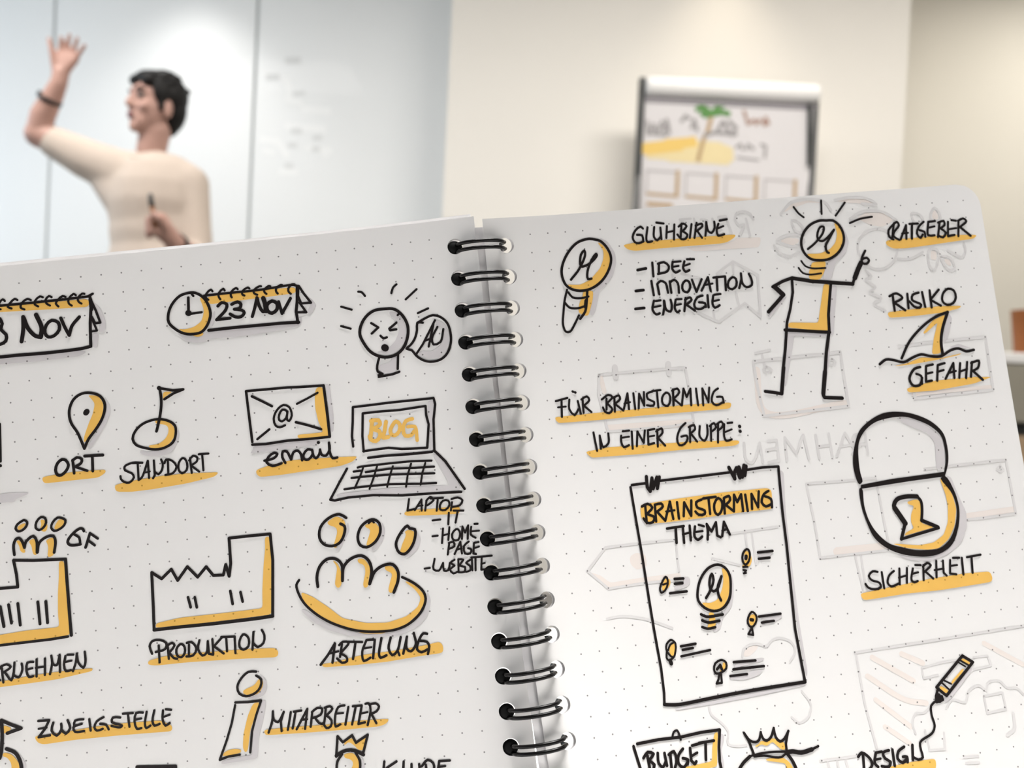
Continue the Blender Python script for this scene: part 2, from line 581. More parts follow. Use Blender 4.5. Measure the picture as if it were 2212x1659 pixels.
# raised right arm
sh, el, wr = W(258, 366), W(82, 290, -.03), W(127, 180, -.06)
b.chain([sh, sh.lerp(el, .5), el], [.052, .047, .040])
b.chain([el, W(92, 250, -.04), W(112, 212, -.05), wr], [.037, .037, .031, .025])
b.chain([wr, W(132, 158, -.06)], [.025, .024])
for kx, ky, mx_, my_, tx_, ty_ in ((129, 122, 131, 100, 132, 80), (141, 118, 146, 96, 150, 76), (153, 120, 162, 100, 167, 83), (162, 128, 174, 111, 183, 98)):
    b.chain([W(131, 160, -.06), W(kx, ky, -.06)], [.019, .0125])
    b.chain([W(kx, ky, -.06), W(mx_, my_, -.068), W(tx_, ty_, -.08)], [.0088, .0072, .0062])
b.chain([W(126, 158, -.06), W(118, 134, -.07), W(112, 110, -.08), W(106, 84, -.085)], [.018, .0125, .0088, .0068])
# left arm, bent, hand holding the pen in front of the belly
s2_, e2_, w2_ = W(412, 398), W(430, 565, -.04), W(378, 524, -.22)
b.chain([s2_, s2_.lerp(e2_, .5), e2_], [.052, .045, .038])
b.chain([e2_, e2_.lerp(w2_, .45), w2_], [.037, .034, .026])
b.chain([w2_, W(352, 495, -.25), W(346, 478, -.25)], [.027, .030, .026])
for k in range(4):
    y = 470 + 10 * k
    b.chain([W(352, y + 4, -.255), W(334, y - 2, -.285), W(320, y + 4, -.285), W(322, y + 10, -.262)], [.0125, .0105, .0095, .0085])
b.chain([W(356, 490, -.27), W(345, 472, -.295), W(333, 462, -.295)], [.015, .0115, .009])
# legs and feet
for s in (-1, 1):
    hx = Vector((hip.x + .085 * s, YW, hip.z - .06))
    b.chain([hx, Vector((hx.x + .005 * s, YW - .01, .50)), Vector((hx.x + .01 * s, YW + .01, .10))], [.085, .056, .040])
    b.chain([Vector((hx.x + .01 * s, YW + .02, .05)), Vector((hx.x + .02 * s, YW - .14, .035))], [.038, .030])
b.fuse('body', SKIN, person, .0042, 4, label='bare skin of face, neck, forearms and hands')
# sweater
sw = MB()
sw.ball(W(337, 440), (.150, .112, .165))
sw.ball(W(300, 432, -.035), (.066, .066, .075))
sw.ball(W(368, 436, -.030), (.064, .066, .075))
sw.ball(W(340, 505), (.146, .108, .17))
sw.ball(W(346, 580), (.165, .118, .14))
sw.chain([W(262, 372), W(296, 362), W(333, 394), W(376, 372), W(408, 396)], [.064, .052, .042, .054, .060])
sw.chain([W(258, 374), W(190, 345, -.01), W(118, 308, -.02)], [.074, .064, .050])
sw.chain([W(240, 392), W(280, 430)], [.06, .08])
sw.chain([s2_, s2_.lerp(e2_, .5), e2_], [.058, .050, .046])
sw.chain([e2_, e2_.lerp(w2_, .30)], [.046, .041])
sweater = sw.fuse('sweater', SWEATER, person, .0075, 14, label='beige knitted sweater with pushed up sleeves')
nb = W(331, 346, .0)
ring = []
for k in range(33):
    w = 2 * math.pi * k / 32
    ring.append(nb + Vector((.062 * math.cos(w), .060 * math.sin(w), .014 * math.sin(w) - .006 * math.cos(w))))
MB().tube(ring, .010, 10, False).build('collar', SWEATER, sweater, True)
# trousers and shoes
tr_ = MB()
tr_.ball(hip, (.168, .122, .15))
for s in (-1, 1):
    hx = Vector((hip.x + .085 * s, YW, hip.z - .06))
    tr_.chain([hx, Vector((hx.x + .005 * s, YW - .01, .50)), Vector((hx.x + .01 * s, YW + .01, .10))], [.098, .072, .062])
tr_.fuse('trousers', TROUSERS, person, .009, 5)
for s in (-1, 1):
    fx = hip.x + .095 * s
    sm = MB()
    sm.chain([Vector((fx, YW + .04, .052)), Vector((fx, YW - .05, .05)), Vector((fx + .01 * s, YW - .16, .042))], [.05, .048, .040])
    o = sm.fuse('shoe', SHOE, person, .008, 4)
# hair
h = MB()
h.ball(hd(0, -.030, .044), (.079, .090, .074), HA, 24)
h.ball(hd(0, -.064, .002), (.066, .052, .078), HA, 24)
h.ball(hd(0, -.060, -.045), (.052, .036, .042), HA)
h.ball(hd(0, .035, .082), (.058, .044, .026), HA)
h.ball(hd(0, .0, .088), (.055, .06, .030), HA)
for s in (1, -1):
    h.ball(hd(.062 * s, .012, .040), (.018, .034, .046), HA)
    h.ball(hd(.067 * s, .012, -.006), (.008, .013, .026), HA)
h.ball(hd(-.03, .058, .074), (.038, .028, .020), HA)
h.ball(hd(.035, .050, .066), (.032, .028, .022), HA)
random.seed(8)
for k in range(46):
    a, e = random.uniform(0, 6.28), random.uniform(.15, 1.3)
    d = Vector((math.cos(a) * math.sin(e) * .078, math.sin(a) * math.sin(e) * .088 - .03, math.cos(e) * .074 + .046))
    if d.y > .04 and d.z < .07:
        continue
    p0 = hd(d.x, d.y, d.z)
    h.chain([p0, p0 + (Lh * d.x * .05 - Fh * .010 + Uh * random.uniform(-.004, .004))], [.009, .005], .5, 8)
h.fuse('hair', HAIR, person, .0045, 3, label='short black cropped hair')
EYE_W = mat('eye_white_shaded', (.20, .17, .16), .5)  # eye whites darkened to carry the shade of the sockets
for s in (1, -1):
    e = MB().ball(hd(.031 * s, .074, .012), (.014, .010, .008), HA).build('eye', EYE_W, person, True)
    MB().ball(hd(.031 * s, .0825, .012), (.0065, .003, .0065), HA).build('iris', STRAP, e, True)
    MB().chain([hd(.016 * s, .084, .029), hd(.032 * s, .083, .034), hd(.048 * s, .070, .029)], [.004, .0045, .003], .4, 8).build('eyebrow', HAIR, person, True)
MB().ball(hd(0, .0925, -.047), (.019, .004, .004), HA).ball(hd(0, .0905, -.057), (.016, .005, .005), HA).ball(hd(0, .093, -.052), (.013, .002, .004), HA).build('lips', LIP, person, True)


def band(name, c, d, r, w, label, m=STRAP):
    d = d.normalized()
    a = d.orthogonal().normalized()
    bb = d.cross(a)
    mb = MB()
    vs, fs = [], []
    N = 28
    prof = ((r, -w), (r + .004, -w), (r + .004, w), (r, w))
    for k in range(N):
        t = 2 * math.pi * k / N
        for rr_, z in prof:
            vs.append(c + (a * math.cos(t) + bb * math.sin(t)) * rr_ + d * z)
    for k in range(N):
        for j in range(4):
            fs.append((k * 4 + j, k * 4 + (j + 1) % 4, ((k + 1) % N) * 4 + (j + 1) % 4, ((k + 1) % N) * 4 + j))
    mb.add(vs, fs)
    return mb.build(name, m, person, True, label)


bc = W(107, 214, -.05)
bl = band('bracelet', bc, W(127, 180, -.06) - W(92, 250, -.04), .032, .006, None)
bl['label'] = 'thin black bracelet'
wc = w2_.lerp(e2_, .10)
wt = band('wristwatch', wc, e2_ - w2_, .0275, .011, None)
wt['label'] = 'black wristwatch'
dial = MB().ball(wc + Vector((0, -.030, .012)), (.017, .006, .017)).build('watch_face', STRAP, wt, True)
p0, p1 = W(332, 470, -.292), W(324, 418, -.292)
pen = thing('whiteboard_pen', 'brown pen held upright in the lowered hand of the woman', 'pen', p0.lerp(p1, -.25))
MB().tube([p0.lerp(p1, -.4), p0.lerp(p1, .45)], .0072, 12).build('barrel', PEN, pen, True)
MB().tube([p0.lerp(p1, .45), p0.lerp(p1, .9), p0.lerp(p1, 1.0)], [.0078, .0072, .0045], 12).build('cap', PEN_CAP, pen, True)

# ------------------------------------------------------------------ added fill panels, and downlights, in the ceiling
for i, (p, e, c, w, h) in enumerate(PANELS):
    r = thing('fill_panel', ('added unseen fill lamp above the white table', 'added unseen fill lamp at the window side', 'added unseen fill lamp in the middle of the room', 'added unseen fill lamp near the right wall')[i],
              'lamp', (*p, CEIL))
    MB().box((p[0] - w / 2 - .02, p[1] - h / 2 - .02, CEIL - .018), (p[0] + w / 2 + .02, p[1] + h / 2 + .02, CEIL), .003).build('frame', WHITE_P, r)
    MB().box((p[0] - w / 2, p[1] - h / 2, CEIL - .021), (p[0] + w / 2, p[1] + h / 2, CEIL - .018)).build('diffuser', mat('lit_diffuser', c, .5, emit=2), r)
for i, (p, e, c, a) in enumerate(DOWN):
    r = thing('downlight', ('ceiling downlight above the glass board behind the woman', 'ceiling downlight above the flipchart')[i], 'lamp', (p[0], p[1], CEIL))
    MB().lathe([(.045, .0), (.062, -.002), (.064, -.010), (.048, -.012), (.045, .0)], (p[0], p[1], CEIL)).build('trim_ring', WHITE_P, r, True)
    MB().lathe([(.044, -.004), (0, -.004)], (p[0], p[1], CEIL)).build('lens', mat('lit_lens', c, .5, emit=6), r)

PAGE_POWERS = [(0, 0), (0, 1), (0, 2), (0, 3), (0, 4), (1, 0), (1, 1), (1, 2), (1, 3), (2, 0), (2, 1), (2, 2), (3, 0), (3, 1), (4, 0)]
PAGE_L = [(-58.772,31.752,213.69),(8.1161,69.446,-6.0768),(-0.018143,-0.22095,-0.42072),(0.014095,-0.0021166,0.077404),(-0.0066872,0.026911,-0.26291),(69.271,-8.2755,0.9753),(-0.074138,-0.21969,-5.3482),(0.062111,0.0034268,-0.70769),(-0.027018,-0.065852,0.75972),(-0.24884,0.11668,-1.7153),(0.021745,-0.21181,1.3886),(-0.024334,0.0072096,-0.58694),(-0.042,-0.030772,0.11992),(0.11103,0.14809,1.7688),(0.14683,-0.10983,-0.52397)]
PAGE_R = [(70.104,18.587,228.33),(8.0917,69.901,-8.0072),(0.74218,-0.42676,-2.5848),(0.11626,-0.38335,0.038474),(-0.24542,0.022351,-0.24639),(68.885,-6.9108,8.8459),(-0.076248,0.32517,1.8366),(-0.48431,0.20034,1.833),(0.039357,0.20919,-0.68471),(0.19813,-0.22266,-0.63048),(0.09622,-0.5125,-0.36486),(0.24133,0.010708,-0.5389),(-0.42848,0.18101,2.2055),(-0.021305,0.2903,-0.20596),(0.22106,-0.14337,-1.1847)]
SKETCHES = [
('calendar_sketch', 'cut off spiral calendar sketch reading Nov', 'L', 'O:-125,104 -102,111 140,114 321,117 330,138 320,158 136,150 -105,137 -129,138;g:347,135 377,165 399,232 399,280 380,299 357,288 377,247 351,175;g:329,293 362,297 346,373 324,368;g:-152,368 114,376 282,376 289,392 251,405 30,407 -155,400;K58:-125,106 -101,105 59,107 222,107 325,105 350,94;K67:335,108 336,156 324,241 315,361;k75:315,361 279,367 115,370 -47,365 -127,364 -151,362;K55:336,117 358,184 373,246 348,246 335,212;K50:336,225 353,285 326,286;K84:336,121 337,173;k49:-75,84 -84,74 -104,93 -111,118 -99,124;k50:-15,86 -27,78 -53,99 -64,115 -47,125;k50:49,93 33,85 3,105 -3,126 14,137;k50:108,85 94,79 68,100 66,117 81,129;k50:150,89 137,82 119,101 123,119 138,131;k50:217,95 203,89 177,108 167,124 178,140;k50:268,92 257,84 230,109 230,131 243,143;k50:310,90 300,87 275,110 279,128 291,138;k74:-108,170 -99,197 -109,225 -86,254 -91,287 -121,301 -145,302;k87:-16,298 -2,238 4,174;k91:6,179 22,236 55,279 78,286;k100:78,286 87,239 67,171;c75:139,207 110,229 100,267 114,290 143,287 171,258 170,223;k75:184,201 200,253 216,293;k75:216,293 233,248 274,205'),
('clock_sketch', 'clock and calendar sketch reading 23 Nov', 'L', 'O:877,174 895,169 914,211 922,260 905,316 872,349 883,366 848,377 815,358 787,348 755,321 788,329 836,321 877,295 894,244 889,213;O:914,172 1047,168 1220,167 1372,171 1371,202 1173,207 1000,210 923,212;g:1412,217 1449,239 1475,282 1452,297 1448,319 1419,316 1421,298 1445,279 1432,237;g:1379,329 1392,331 1384,370 1370,372;g:909,356 1159,353 1375,364 1374,377 1242,389 1069,396 897,391 883,405 841,405 791,390 752,351 749,337 786,359 848,370 888,357;g:945,245 950,259 942,302 919,339 918,308;c64:836,141 780,152 733,196 711,250 712,285 750,329 786,350 828,357 871,351 905,316 925,261 915,207 893,169 861,146;k56:836,141 847,160;K64:821,166 815,244;K56:815,251 881,249;K137:813,245 816,247;k57:902,164 1047,164 1177,165 1264,161 1360,158 1390,168;k52:946,146 938,137 915,154 909,175 921,188;k52:1008,149 1002,139 977,159 975,178 982,192;k52:1075,149 1067,142 1041,159 1037,181 1041,188;k52:1135,152 1127,146 1097,163 1096,178 1106,186;k52:1196,147 1187,146 1155,165 1158,181 1172,189;k52:1243,152 1235,149 1209,169 1212,182 1220,190;k53:1304,152 1296,151 1272,167 1271,184 1278,194;k53:1369,155 1356,154 1335,173 1335,191 1345,203;K70:1381,170 1374,244 1364,297 1367,359;k74:1372,357 1289,352 1190,350 1030,347 908,347;K57:1390,166 1412,209 1445,261 1394,260 1381,218 1388,170;K57:1386,255 1416,309 1362,303;k73:966,226 987,210 1012,222 1005,248 953,297;K73:953,296 1022,296;k74:1037,225 1068,215 1084,230 1074,251 1048,252 1086,261 1097,276 1078,295 1048,292 1024,274;k74:1136,300 1153,255 1169,204;k78:1169,204 1177,249 1192,280 1205,279;k105:1209,279 1208,244 1201,210;c83:1244,230 1216,249 1218,280 1238,294 1266,277 1269,246;K74:1278,238 1290,301 1341,227'),
('shouting_head_sketch', 'head sketch with speech bubble reading AU', 'L', 'g:1845,353 1880,357 1912,390 1927,463 1911,527 1871,567 1816,583 1757,558 1820,548 1864,513 1891,459 1888,409 1855,383;g:1768,626 1830,620 1833,594 1865,588 1857,658 1847,675 1789,677 1761,647;g:2086,424 2125,442 2150,498 2148,555 2120,609 2086,628 2029,625 1974,597 1994,577 2051,588 2098,563 2121,517 2121,472 2091,460;c71:1833,338 1770,340 1723,368 1692,413 1683,457 1700,507 1731,555 1772,582 1816,592 1870,580 1909,545 1932,494 1938,442 1921,391 1893,356 1868,342;K53:1903,367 1891,378;K57:1748,404 1783,431 1745,459;K57:1880,417 1840,444 1843,453 1876,452;k57:1790,476 1804,491 1822,488;K165:1805,540 1809,543;k57:1771,591 1757,629 1756,660 1780,676;K57:1759,689 1833,684 1869,675;K57:1872,580 1862,659;K48:1758,680 1780,678;k53:1697,231 1715,236 1730,258;k53:1902,215 1882,230 1870,258;K53:1942,300 2005,253;K53:1998,380 2055,361;K53:1600,300 1653,322;K53:1589,402 1638,421;k57:2019,433 1990,430 1984,469 1965,516 1940,544 1919,559 1946,571 1965,600 1994,626 2036,642 2090,637 2128,610 2154,556 2158,499 2146,449 2114,414 2076,400 2030,413 1992,430;K53:1968,592 2006,547 2084,428;K53:2076,440 2036,562;K49:2019,529 2051,522;k53:2093,464 2058,522 2063,554 2100,545 2123,479'),
('cut_frame_sketch', 'cut off frame line with grey marker stroke', 'L', 'K53:-161,701 -168,793 -176,890;K62:-180,910 -178,912;g:-221,1051 -132,1054 -58,1062 -63,1072 -124,1089 -129,1101 -201,1098 -225,1097'),
('map_pin_sketch', 'map pin sketch above the word ORT', 'L', 'O:276,607 329,618 350,662 340,716 301,780 255,830 234,849 237,819 266,754 292,706 307,656 295,633;g:358,619 382,674 378,717 352,765 310,820 271,875 254,886 251,864 299,801 343,738 363,680;k63:234,877 209,794 181,735 179,675 205,622 248,597 294,599 337,621 356,667 339,729 301,784 259,831 234,877;K126:259,697 264,691'),
('handwritten_word', 'word ORT underlined in orange', 'L', 'O:16,994 95,990 177,988 326,996 327,1011 289,1032 173,1030 25,1028 14,1013;c67:120,918 96,934 83,967 90,993 110,996 137,974 148,950 138,925;K63:171,927 172,995;k63:170,931 193,917 216,928 210,949 182,962;K59:184,965 237,991;K71:232,915 321,921;K63:269,922 264,996'),
('flag_sketch', 'golf flag sketch above the word STANDORT', 'L', 'O:649,635 699,641 654,664 645,676;O:593,778 631,780 667,795 690,824 688,867 657,906 613,922 563,918 548,901 603,900 639,878 659,846 658,812 625,799 600,796;g:502,921 562,933 629,933 683,905 707,830 711,870 695,911 671,942 631,963 559,957 514,945;k64:634,614 637,666 632,718 616,781 598,834;K60:632,615 699,635 752,636 702,650 653,675;K98:631,614 633,616;c59:593,773 533,788 492,821 476,858 490,890 538,913 584,925 630,922 675,900 693,859 693,816 668,791 631,776'),
('handwritten_word', 'word STANDORT underlined in orange', 'L', 'O:363,1080 473,1068 600,1063 727,1066 893,1080 869,1100 723,1117 552,1125 447,1125 368,1115;k51:513,985 465,979 423,993 424,1013 456,1032 464,1054 439,1077 414,1071 399,1054 398,1039;K51:464,981 513,985;K51:489,989 486,1070;k51:486,1070 503,1059 541,978;K51:541,978 539,1066;K42:514,1037 546,1034;K51:571,980 569,1055 559,1070;k51:569,1037 588,1053 607,1033 614,1004 608,980;K51:641,986 637,1059;k51:623,1001 633,983 662,993 682,1026 660,1057 622,1061;c51:713,987 694,1010 691,1044 706,1063 731,1049 736,1015 726,990;K51:753,991 755,1067;k51:748,1002 769,981 790,992 785,1013 754,1028;K51:754,1028 793,1065;K51:799,977 848,979;K51:816,978 815,1061'),
('envelope_sketch', 'envelope sketch with an at sign', 'L', 'O:1428,706 1463,706 1466,765 1472,883 1474,962 1382,964 1313,958 1308,938 1445,941 1424,886 1414,811 1417,755;g:1478,692 1499,699 1502,800 1506,870 1497,943 1484,945 1483,867 1480,753;g:1078,969 1229,972 1403,968 1428,982 1400,1001 1226,1004 1058,1005 1076,988;K60:1076,947 1073,858 1068,683 1169,686 1282,689 1342,694 1468,700;K65:1468,700 1470,752 1474,866 1475,966;K60:1475,968 1360,966 1256,962 1143,966 1075,961;K60:1095,713 1144,744 1193,776;K52:1322,779 1380,757 1434,734;k61:1308,873 1367,895 1434,924;K56:1103,936 1169,893;k52:1269,820 1264,807 1245,800 1226,824 1223,850 1237,860 1260,845 1270,812;k52:1270,812 1264,854 1274,862 1290,836 1281,791 1252,777 1215,801 1196,842 1203,878 1224,889 1251,882'),
('handwritten_word', 'word email underlined in orange', 'L', 'O:1082,1092 1146,1078 1264,1064 1394,1069 1610,1084 1582,1108 1519,1123 1345,1128 1214,1132 1098,1130 1082,1113;k60:1129,1050 1179,1043 1198,1024 1182,1016 1150,1035 1139,1060 1167,1081 1215,1074;k60:1235,1074 1222,1044 1227,1015 1247,1017 1266,1060;k60:1266,1060 1281,1025 1303,1019 1318,1038 1322,1071;k60:1376,1024 1355,1019 1331,1044 1333,1066 1354,1071 1379,1046 1378,1024 1382,1055 1394,1069 1413,1050 1419,1027;k60:1419,1029 1425,1055 1447,1062 1469,1030 1468,998;k60:1468,998 1468,1047 1480,1079 1504,1078;K73:1413,990 1414,991'),
('laptop_sketch', 'open laptop sketch with BLOG on its screen', 'L', 'g:2001,843 2030,842 2025,933 2008,1027 2002,1100 1983,1093 1997,965 1994,912;g:1998,1121 2016,1118 2058,1175 2109,1262 2125,1316 1973,1311 1714,1294 1480,1279 1482,1262 1717,1264 1891,1269 2072,1288 2051,1239 2023,1171;K57:1591,1032 1590,978 1601,905 1609,830 1699,830 1804,829 1936,831 2033,832 2038,865 2021,941 2014,1027 2008,1105;K56:1643,1064 1644,984 1657,868 1756,869 1844,873 1987,868 1985,915 1993,964 1973,1083 1889,1078 1841,1074 1772,1060 1641,1062;k60:1663,1099 1759,1099 1855,1104 1995,1107;K60:2011,1105 2059,1162 2118,1268 2143,1313;K56:1548,1141 1495,1217 1447,1288 1470,1295 1540,1288 1670,1291 1821,1310 1973,1317 2124,1327;K52:1604,1142 1620,1139 1773,1140 1882,1142 1988,1151;K52:1581,1160 1616,1160;K52:1643,1170 1770,1167 1900,1178 1998,1183;K52:1567,1191 1606,1191 1767,1197 1996,1217;K52:1525,1244 1614,1242 1762,1246 1913,1261 2000,1267;K47:1633,1143 1610,1192 1577,1246;K47:1705,1145 1684,1196 1654,1257;K47:1786,1156 1764,1205 1746,1257;K47:1881,1154 1858,1208 1843,1268;K47:1955,1159 1934,1208 1919,1266;o91:1702,908 1692,964 1685,998;o91:1695,912 1734,912 1741,935 1704,956 1733,969 1735,995 1711,1018 1685,1006 1681,989;o91:1773,925 1761,972 1751,1005 1778,1004;o87:1815,935 1792,967 1794,993 1813,1000 1837,981 1843,947 1825,929 1813,937;o87:1911,926 1877,933 1858,974 1865,1008 1896,1009 1915,990;o78:1883,964 1920,967 1925,1039'),
('handwritten_word', 'word LAPTOP underlined in orange', 'L', 'O:1818,1397 1849,1387 1952,1394 2109,1396 2105,1435 1948,1425 1825,1414;K48:1852,1332 1838,1389 1876,1385;K48:1876,1391 1916,1342 1911,1397;K40:1889,1373 1919,1372;K48:1940,1353 1929,1399;k48:1940,1350 1963,1334 1978,1352 1943,1374;K48:1963,1342 2027,1346;K48:2000,1346 1988,1406;c48:2026,1360 2007,1382 2008,1403 2032,1408 2056,1387 2053,1363;K48:2071,1373 2061,1414;k48:2070,1357 2103,1353 2126,1369 2109,1393 2071,1397'),
('handwritten_list', 'list reading IT, HOMEPAGE and WEBSITE', 'L', 'K48:1962,1453 2002,1453;K48:2049,1424 2040,1481;K48:2074,1416 2125,1422;K48:2095,1421 2078,1477;K48:1953,1532 1980,1532;K48:2011,1499 1998,1571;K48:2044,1497 2032,1559;K42:2004,1535 2040,1528;c48:2075,1511 2053,1535 2058,1562 2082,1565 2096,1535 2088,1513;K48:2102,1562 2111,1500 2121,1532 2141,1498 2131,1565;k48:2156,1507 2149,1546 2172,1564;K48:2174,1495 2190,1496;K42:2151,1530 2194,1531;K48:2035,1575 2021,1631;k48:2033,1575 2057,1572 2060,1594 2030,1604;K48:2056,1633 2092,1576 2094,1634;K42:2069,1613 2096,1608;k48:2135,1579 2108,1599 2110,1636 2136,1639 2144,1619 2128,1612;K48:2185,1587 2161,1589 2152,1641 2165,1645;K42:2158,1615 2185,1610;K48:1896,1688 1923,1687;k48:1952,1645 1941,1696 1967,1706 1993,1670;k47:1993,1670 1994,1709 2015,1709 2027,1674;k47:2053,1661 2030,1674 2050,1690 2024,1705 2040,1728 2060,1722;K47:2072,1663 2067,1725;k47:2072,1661 2098,1666 2074,1692 2102,1703 2097,1726 2067,1725;k47:2133,1670 2110,1683 2129,1701 2127,1722 2105,1727;K47:2142,1661 2138,1723;K47:2139,1660 2244,1662;K47:2160,1663 2154,1725;K47:2192,1666 2183,1725 2202,1725;K42:2186,1697 2205,1694'),
('management_sketch', 'three small figures beside the letters GF', 'L', 'O:-127,1225 -91,1212 -89,1226 -119,1247 -131,1241;O:-17,1205 7,1213 18,1240 9,1268 -7,1271 -26,1255 -12,1236;O:72,1217 101,1221 97,1255 67,1272 43,1260;O:-145,1297 -124,1297 -109,1342 -102,1360 -115,1365 -130,1348 -129,1327;O:-85,1307 -51,1295 -49,1363 -52,1384 -67,1378 -71,1352 -71,1334;O:-1,1314 39,1302 42,1333 34,1391 12,1403 -1,1395 9,1358 7,1336;c54:-103,1202 -128,1216 -139,1236 -128,1252 -107,1249 -85,1230 -81,1210 -94,1199;c54:-12,1195 -35,1216 -42,1245 -27,1259 -5,1249 11,1226 8,1202;c54:69,1208 42,1230 33,1255 46,1273 71,1268 98,1250 106,1226 89,1213;k62:-158,1367 -157,1319 -144,1291 -127,1286 -113,1307 -106,1338;k62:-106,1338 -97,1310 -58,1285 -44,1312 -48,1370;k62:-46,1370 -33,1323 6,1298 39,1298 47,1325 35,1381;k63:191,1293 186,1281 172,1277 139,1296 113,1321 106,1339 114,1353 137,1358 168,1357;k59:144,1305 165,1323 166,1357;K63:219,1309 191,1376;K59:219,1307 255,1339;K59:209,1344 237,1371'),
('company_building_sketch', 'cut off company building sketch with windows', 'L', 'O:53,1428 78,1429 82,1530 78,1720 72,1804 -28,1808 -151,1808 -297,1805 -292,1759 -146,1754 23,1758 23,1692 33,1587 46,1503;K66:-269,1524 -245,1526 -158,1531 -158,1467 -165,1394 -70,1408 87,1422;K71:87,1422 84,1509 80,1678 78,1807;K62:61,1811 -28,1814 -151,1812 -273,1810 -297,1810;K70:-252,1618 -244,1719;K66:-211,1613 -206,1707;K66:-166,1613 -165,1723;K66:-69,1618 -69,1730;K67:-30,1621 -32,1729'),
('handwritten_word', 'cut off word ending ERNEHMEN underlined in orange', 'L', 'O:-315,1993 -168,1984 -44,1980 168,1984 164,1999 -6,2017 -130,2019 -317,2018;K53:-300,1924 -282,1926;K53:-299,1915 -302,1987 -288,1984;K53:-275,1914 -273,1997;k53:-279,1918 -250,1909 -231,1925 -270,1949;k53:-262,1946 -234,1992 -220,1956;K53:-211,1906 -222,1973;k54:-221,1968 -198,1982 -176,1945 -177,1916;k54:-120,1915 -149,1915 -157,1956 -148,1987 -127,1986;K50:-152,1949 -127,1946;K54:-103,1905 -111,1990;K54:-62,1906 -70,1987;K50:-111,1946 -66,1946;k54:-45,1987 -29,1932 -30,1896;k54:-30,1896 -24,1941 -8,1947 11,1899;K54:11,1897 5,1983;k54:39,1907 28,1952 34,1982 59,1981;K54:50,1902 79,1905;K50:30,1937 66,1934;k54:69,1987 88,1943 96,1902;k54:96,1902 100,1949 122,1977 135,1949 136,1898'),
('branch_flag_sketch', 'cut off flag and ball sketch', 'L', 'O:-292,2207 -251,2231 -285,2249 -298,2252;O:-305,2343 -266,2356 -234,2403 -233,2448 -273,2443 -270,2402 -288,2370 -311,2362;g:-260,2332 -222,2367 -202,2411 -201,2453 -217,2451 -221,2392;k82:-300,2184 -302,2251 -313,2333 -324,2369;K78:-300,2184 -254,2212 -209,2236 -277,2251;k82:-288,2328 -249,2351 -229,2391 -224,2433 -230,2457'),
('box_sketch', 'top edge of a box sketch cut off below', 'L', 'K79:344,2531 345,2500 539,2518 534,2552'),
('handwritten_word', 'word ZWEIGSTELLE underlined in orange', 'L', 'O:-150,2285 -31,2285 136,2277 305,2277 483,2285 540,2317 535,2345 469,2342 258,2334 48,2329 -109,2331 -137,2318;K58:-123,2212 -70,2215 -94,2255 -128,2292 -73,2290;K49:-125,2251 -86,2250;k58:-51,2230 -63,2268 -40,2296 -15,2270 -13,2241;k58:-15,2270 6,2292 29,2268 20,2227;k54:98,2233 57,2234 50,2258 88,2254;k54:88,2254 45,2266 52,2289 97,2291;K54:127,2236 129,2293;k54:199,2235 164,2251 149,2279 160,2297 190,2292;k54:179,2266 208,2274 219,2298;k54:282,2247 245,2243 238,2265 287,2287 278,2295 235,2283;K54:297,2230 347,2232;K54:322,2233 324,2298;k54:398,2236 364,2234 352,2274 361,2313 383,2311;K50:357,2267 387,2264;k54:417,2234 403,2293 408,2314 430,2304;k55:456,2232 442,2285 451,2307 477,2301;k55:500,2237 494,2282 506,2313 528,2303;K55:515,2233 541,2239;K50:497,2270 532,2262'),
('factory_sketch', 'factory sketch with zigzag roof and chimney', 'L', 'O:1095,1436 1119,1436 1120,1560 1107,1706 1093,1826 927,1828 713,1828 500,1823 506,1801 631,1788 845,1791 1051,1790 1058,1700 1076,1575 1092,1493;K68:492,1833 499,1717 507,1544 554,1582 607,1540 634,1600 689,1537 736,1596 784,1549 816,1597 867,1601 884,1550 896,1611 910,1547 913,1420 1008,1421 1124,1424 1125,1556 1111,1706 1099,1833;K76:1099,1835 1013,1838 798,1838 627,1834 492,1833;K63:678,1691 687,1742;K63:712,1695 718,1746;K64:895,1685 901,1751;K64:946,1697 953,1745'),
('handwritten_word', 'word PRODUKTION underlined in orange', 'L', 'O:448,1983 529,1970 699,1973 913,1981 1097,1993 1114,2016 1102,2040 909,2027 653,2014 482,2011 445,2002;k55:471,1950 462,1911 477,1888 515,1886 547,1905 540,1934 490,1944;K55:508,1913 505,1997;K55:553,1914 553,1985;k55:553,1918 577,1908 588,1922 560,1953;k55:556,1952 578,1984 595,1990;c55:614,1921 595,1944 597,1974 617,1985 636,1966 638,1937 627,1921;K55:661,1927 656,1981;k55:651,1917 675,1916 697,1952 677,1983 643,1984;k55:716,1912 705,1953 724,1989 746,1979 758,1921;K55:758,1921 758,1984 779,1991;K55:782,1914 780,1987;K55:829,1913 787,1950 833,1991;K55:828,1909 896,1914;K55:853,1914 851,1982;K55:896,1916 893,1996;c55:939,1909 920,1936 917,1969 935,1984 962,1970 967,1933 954,1913;K55:994,1902 981,1989;k55:987,1956 1008,1979 1040,1962 1048,1925 1037,1897'),
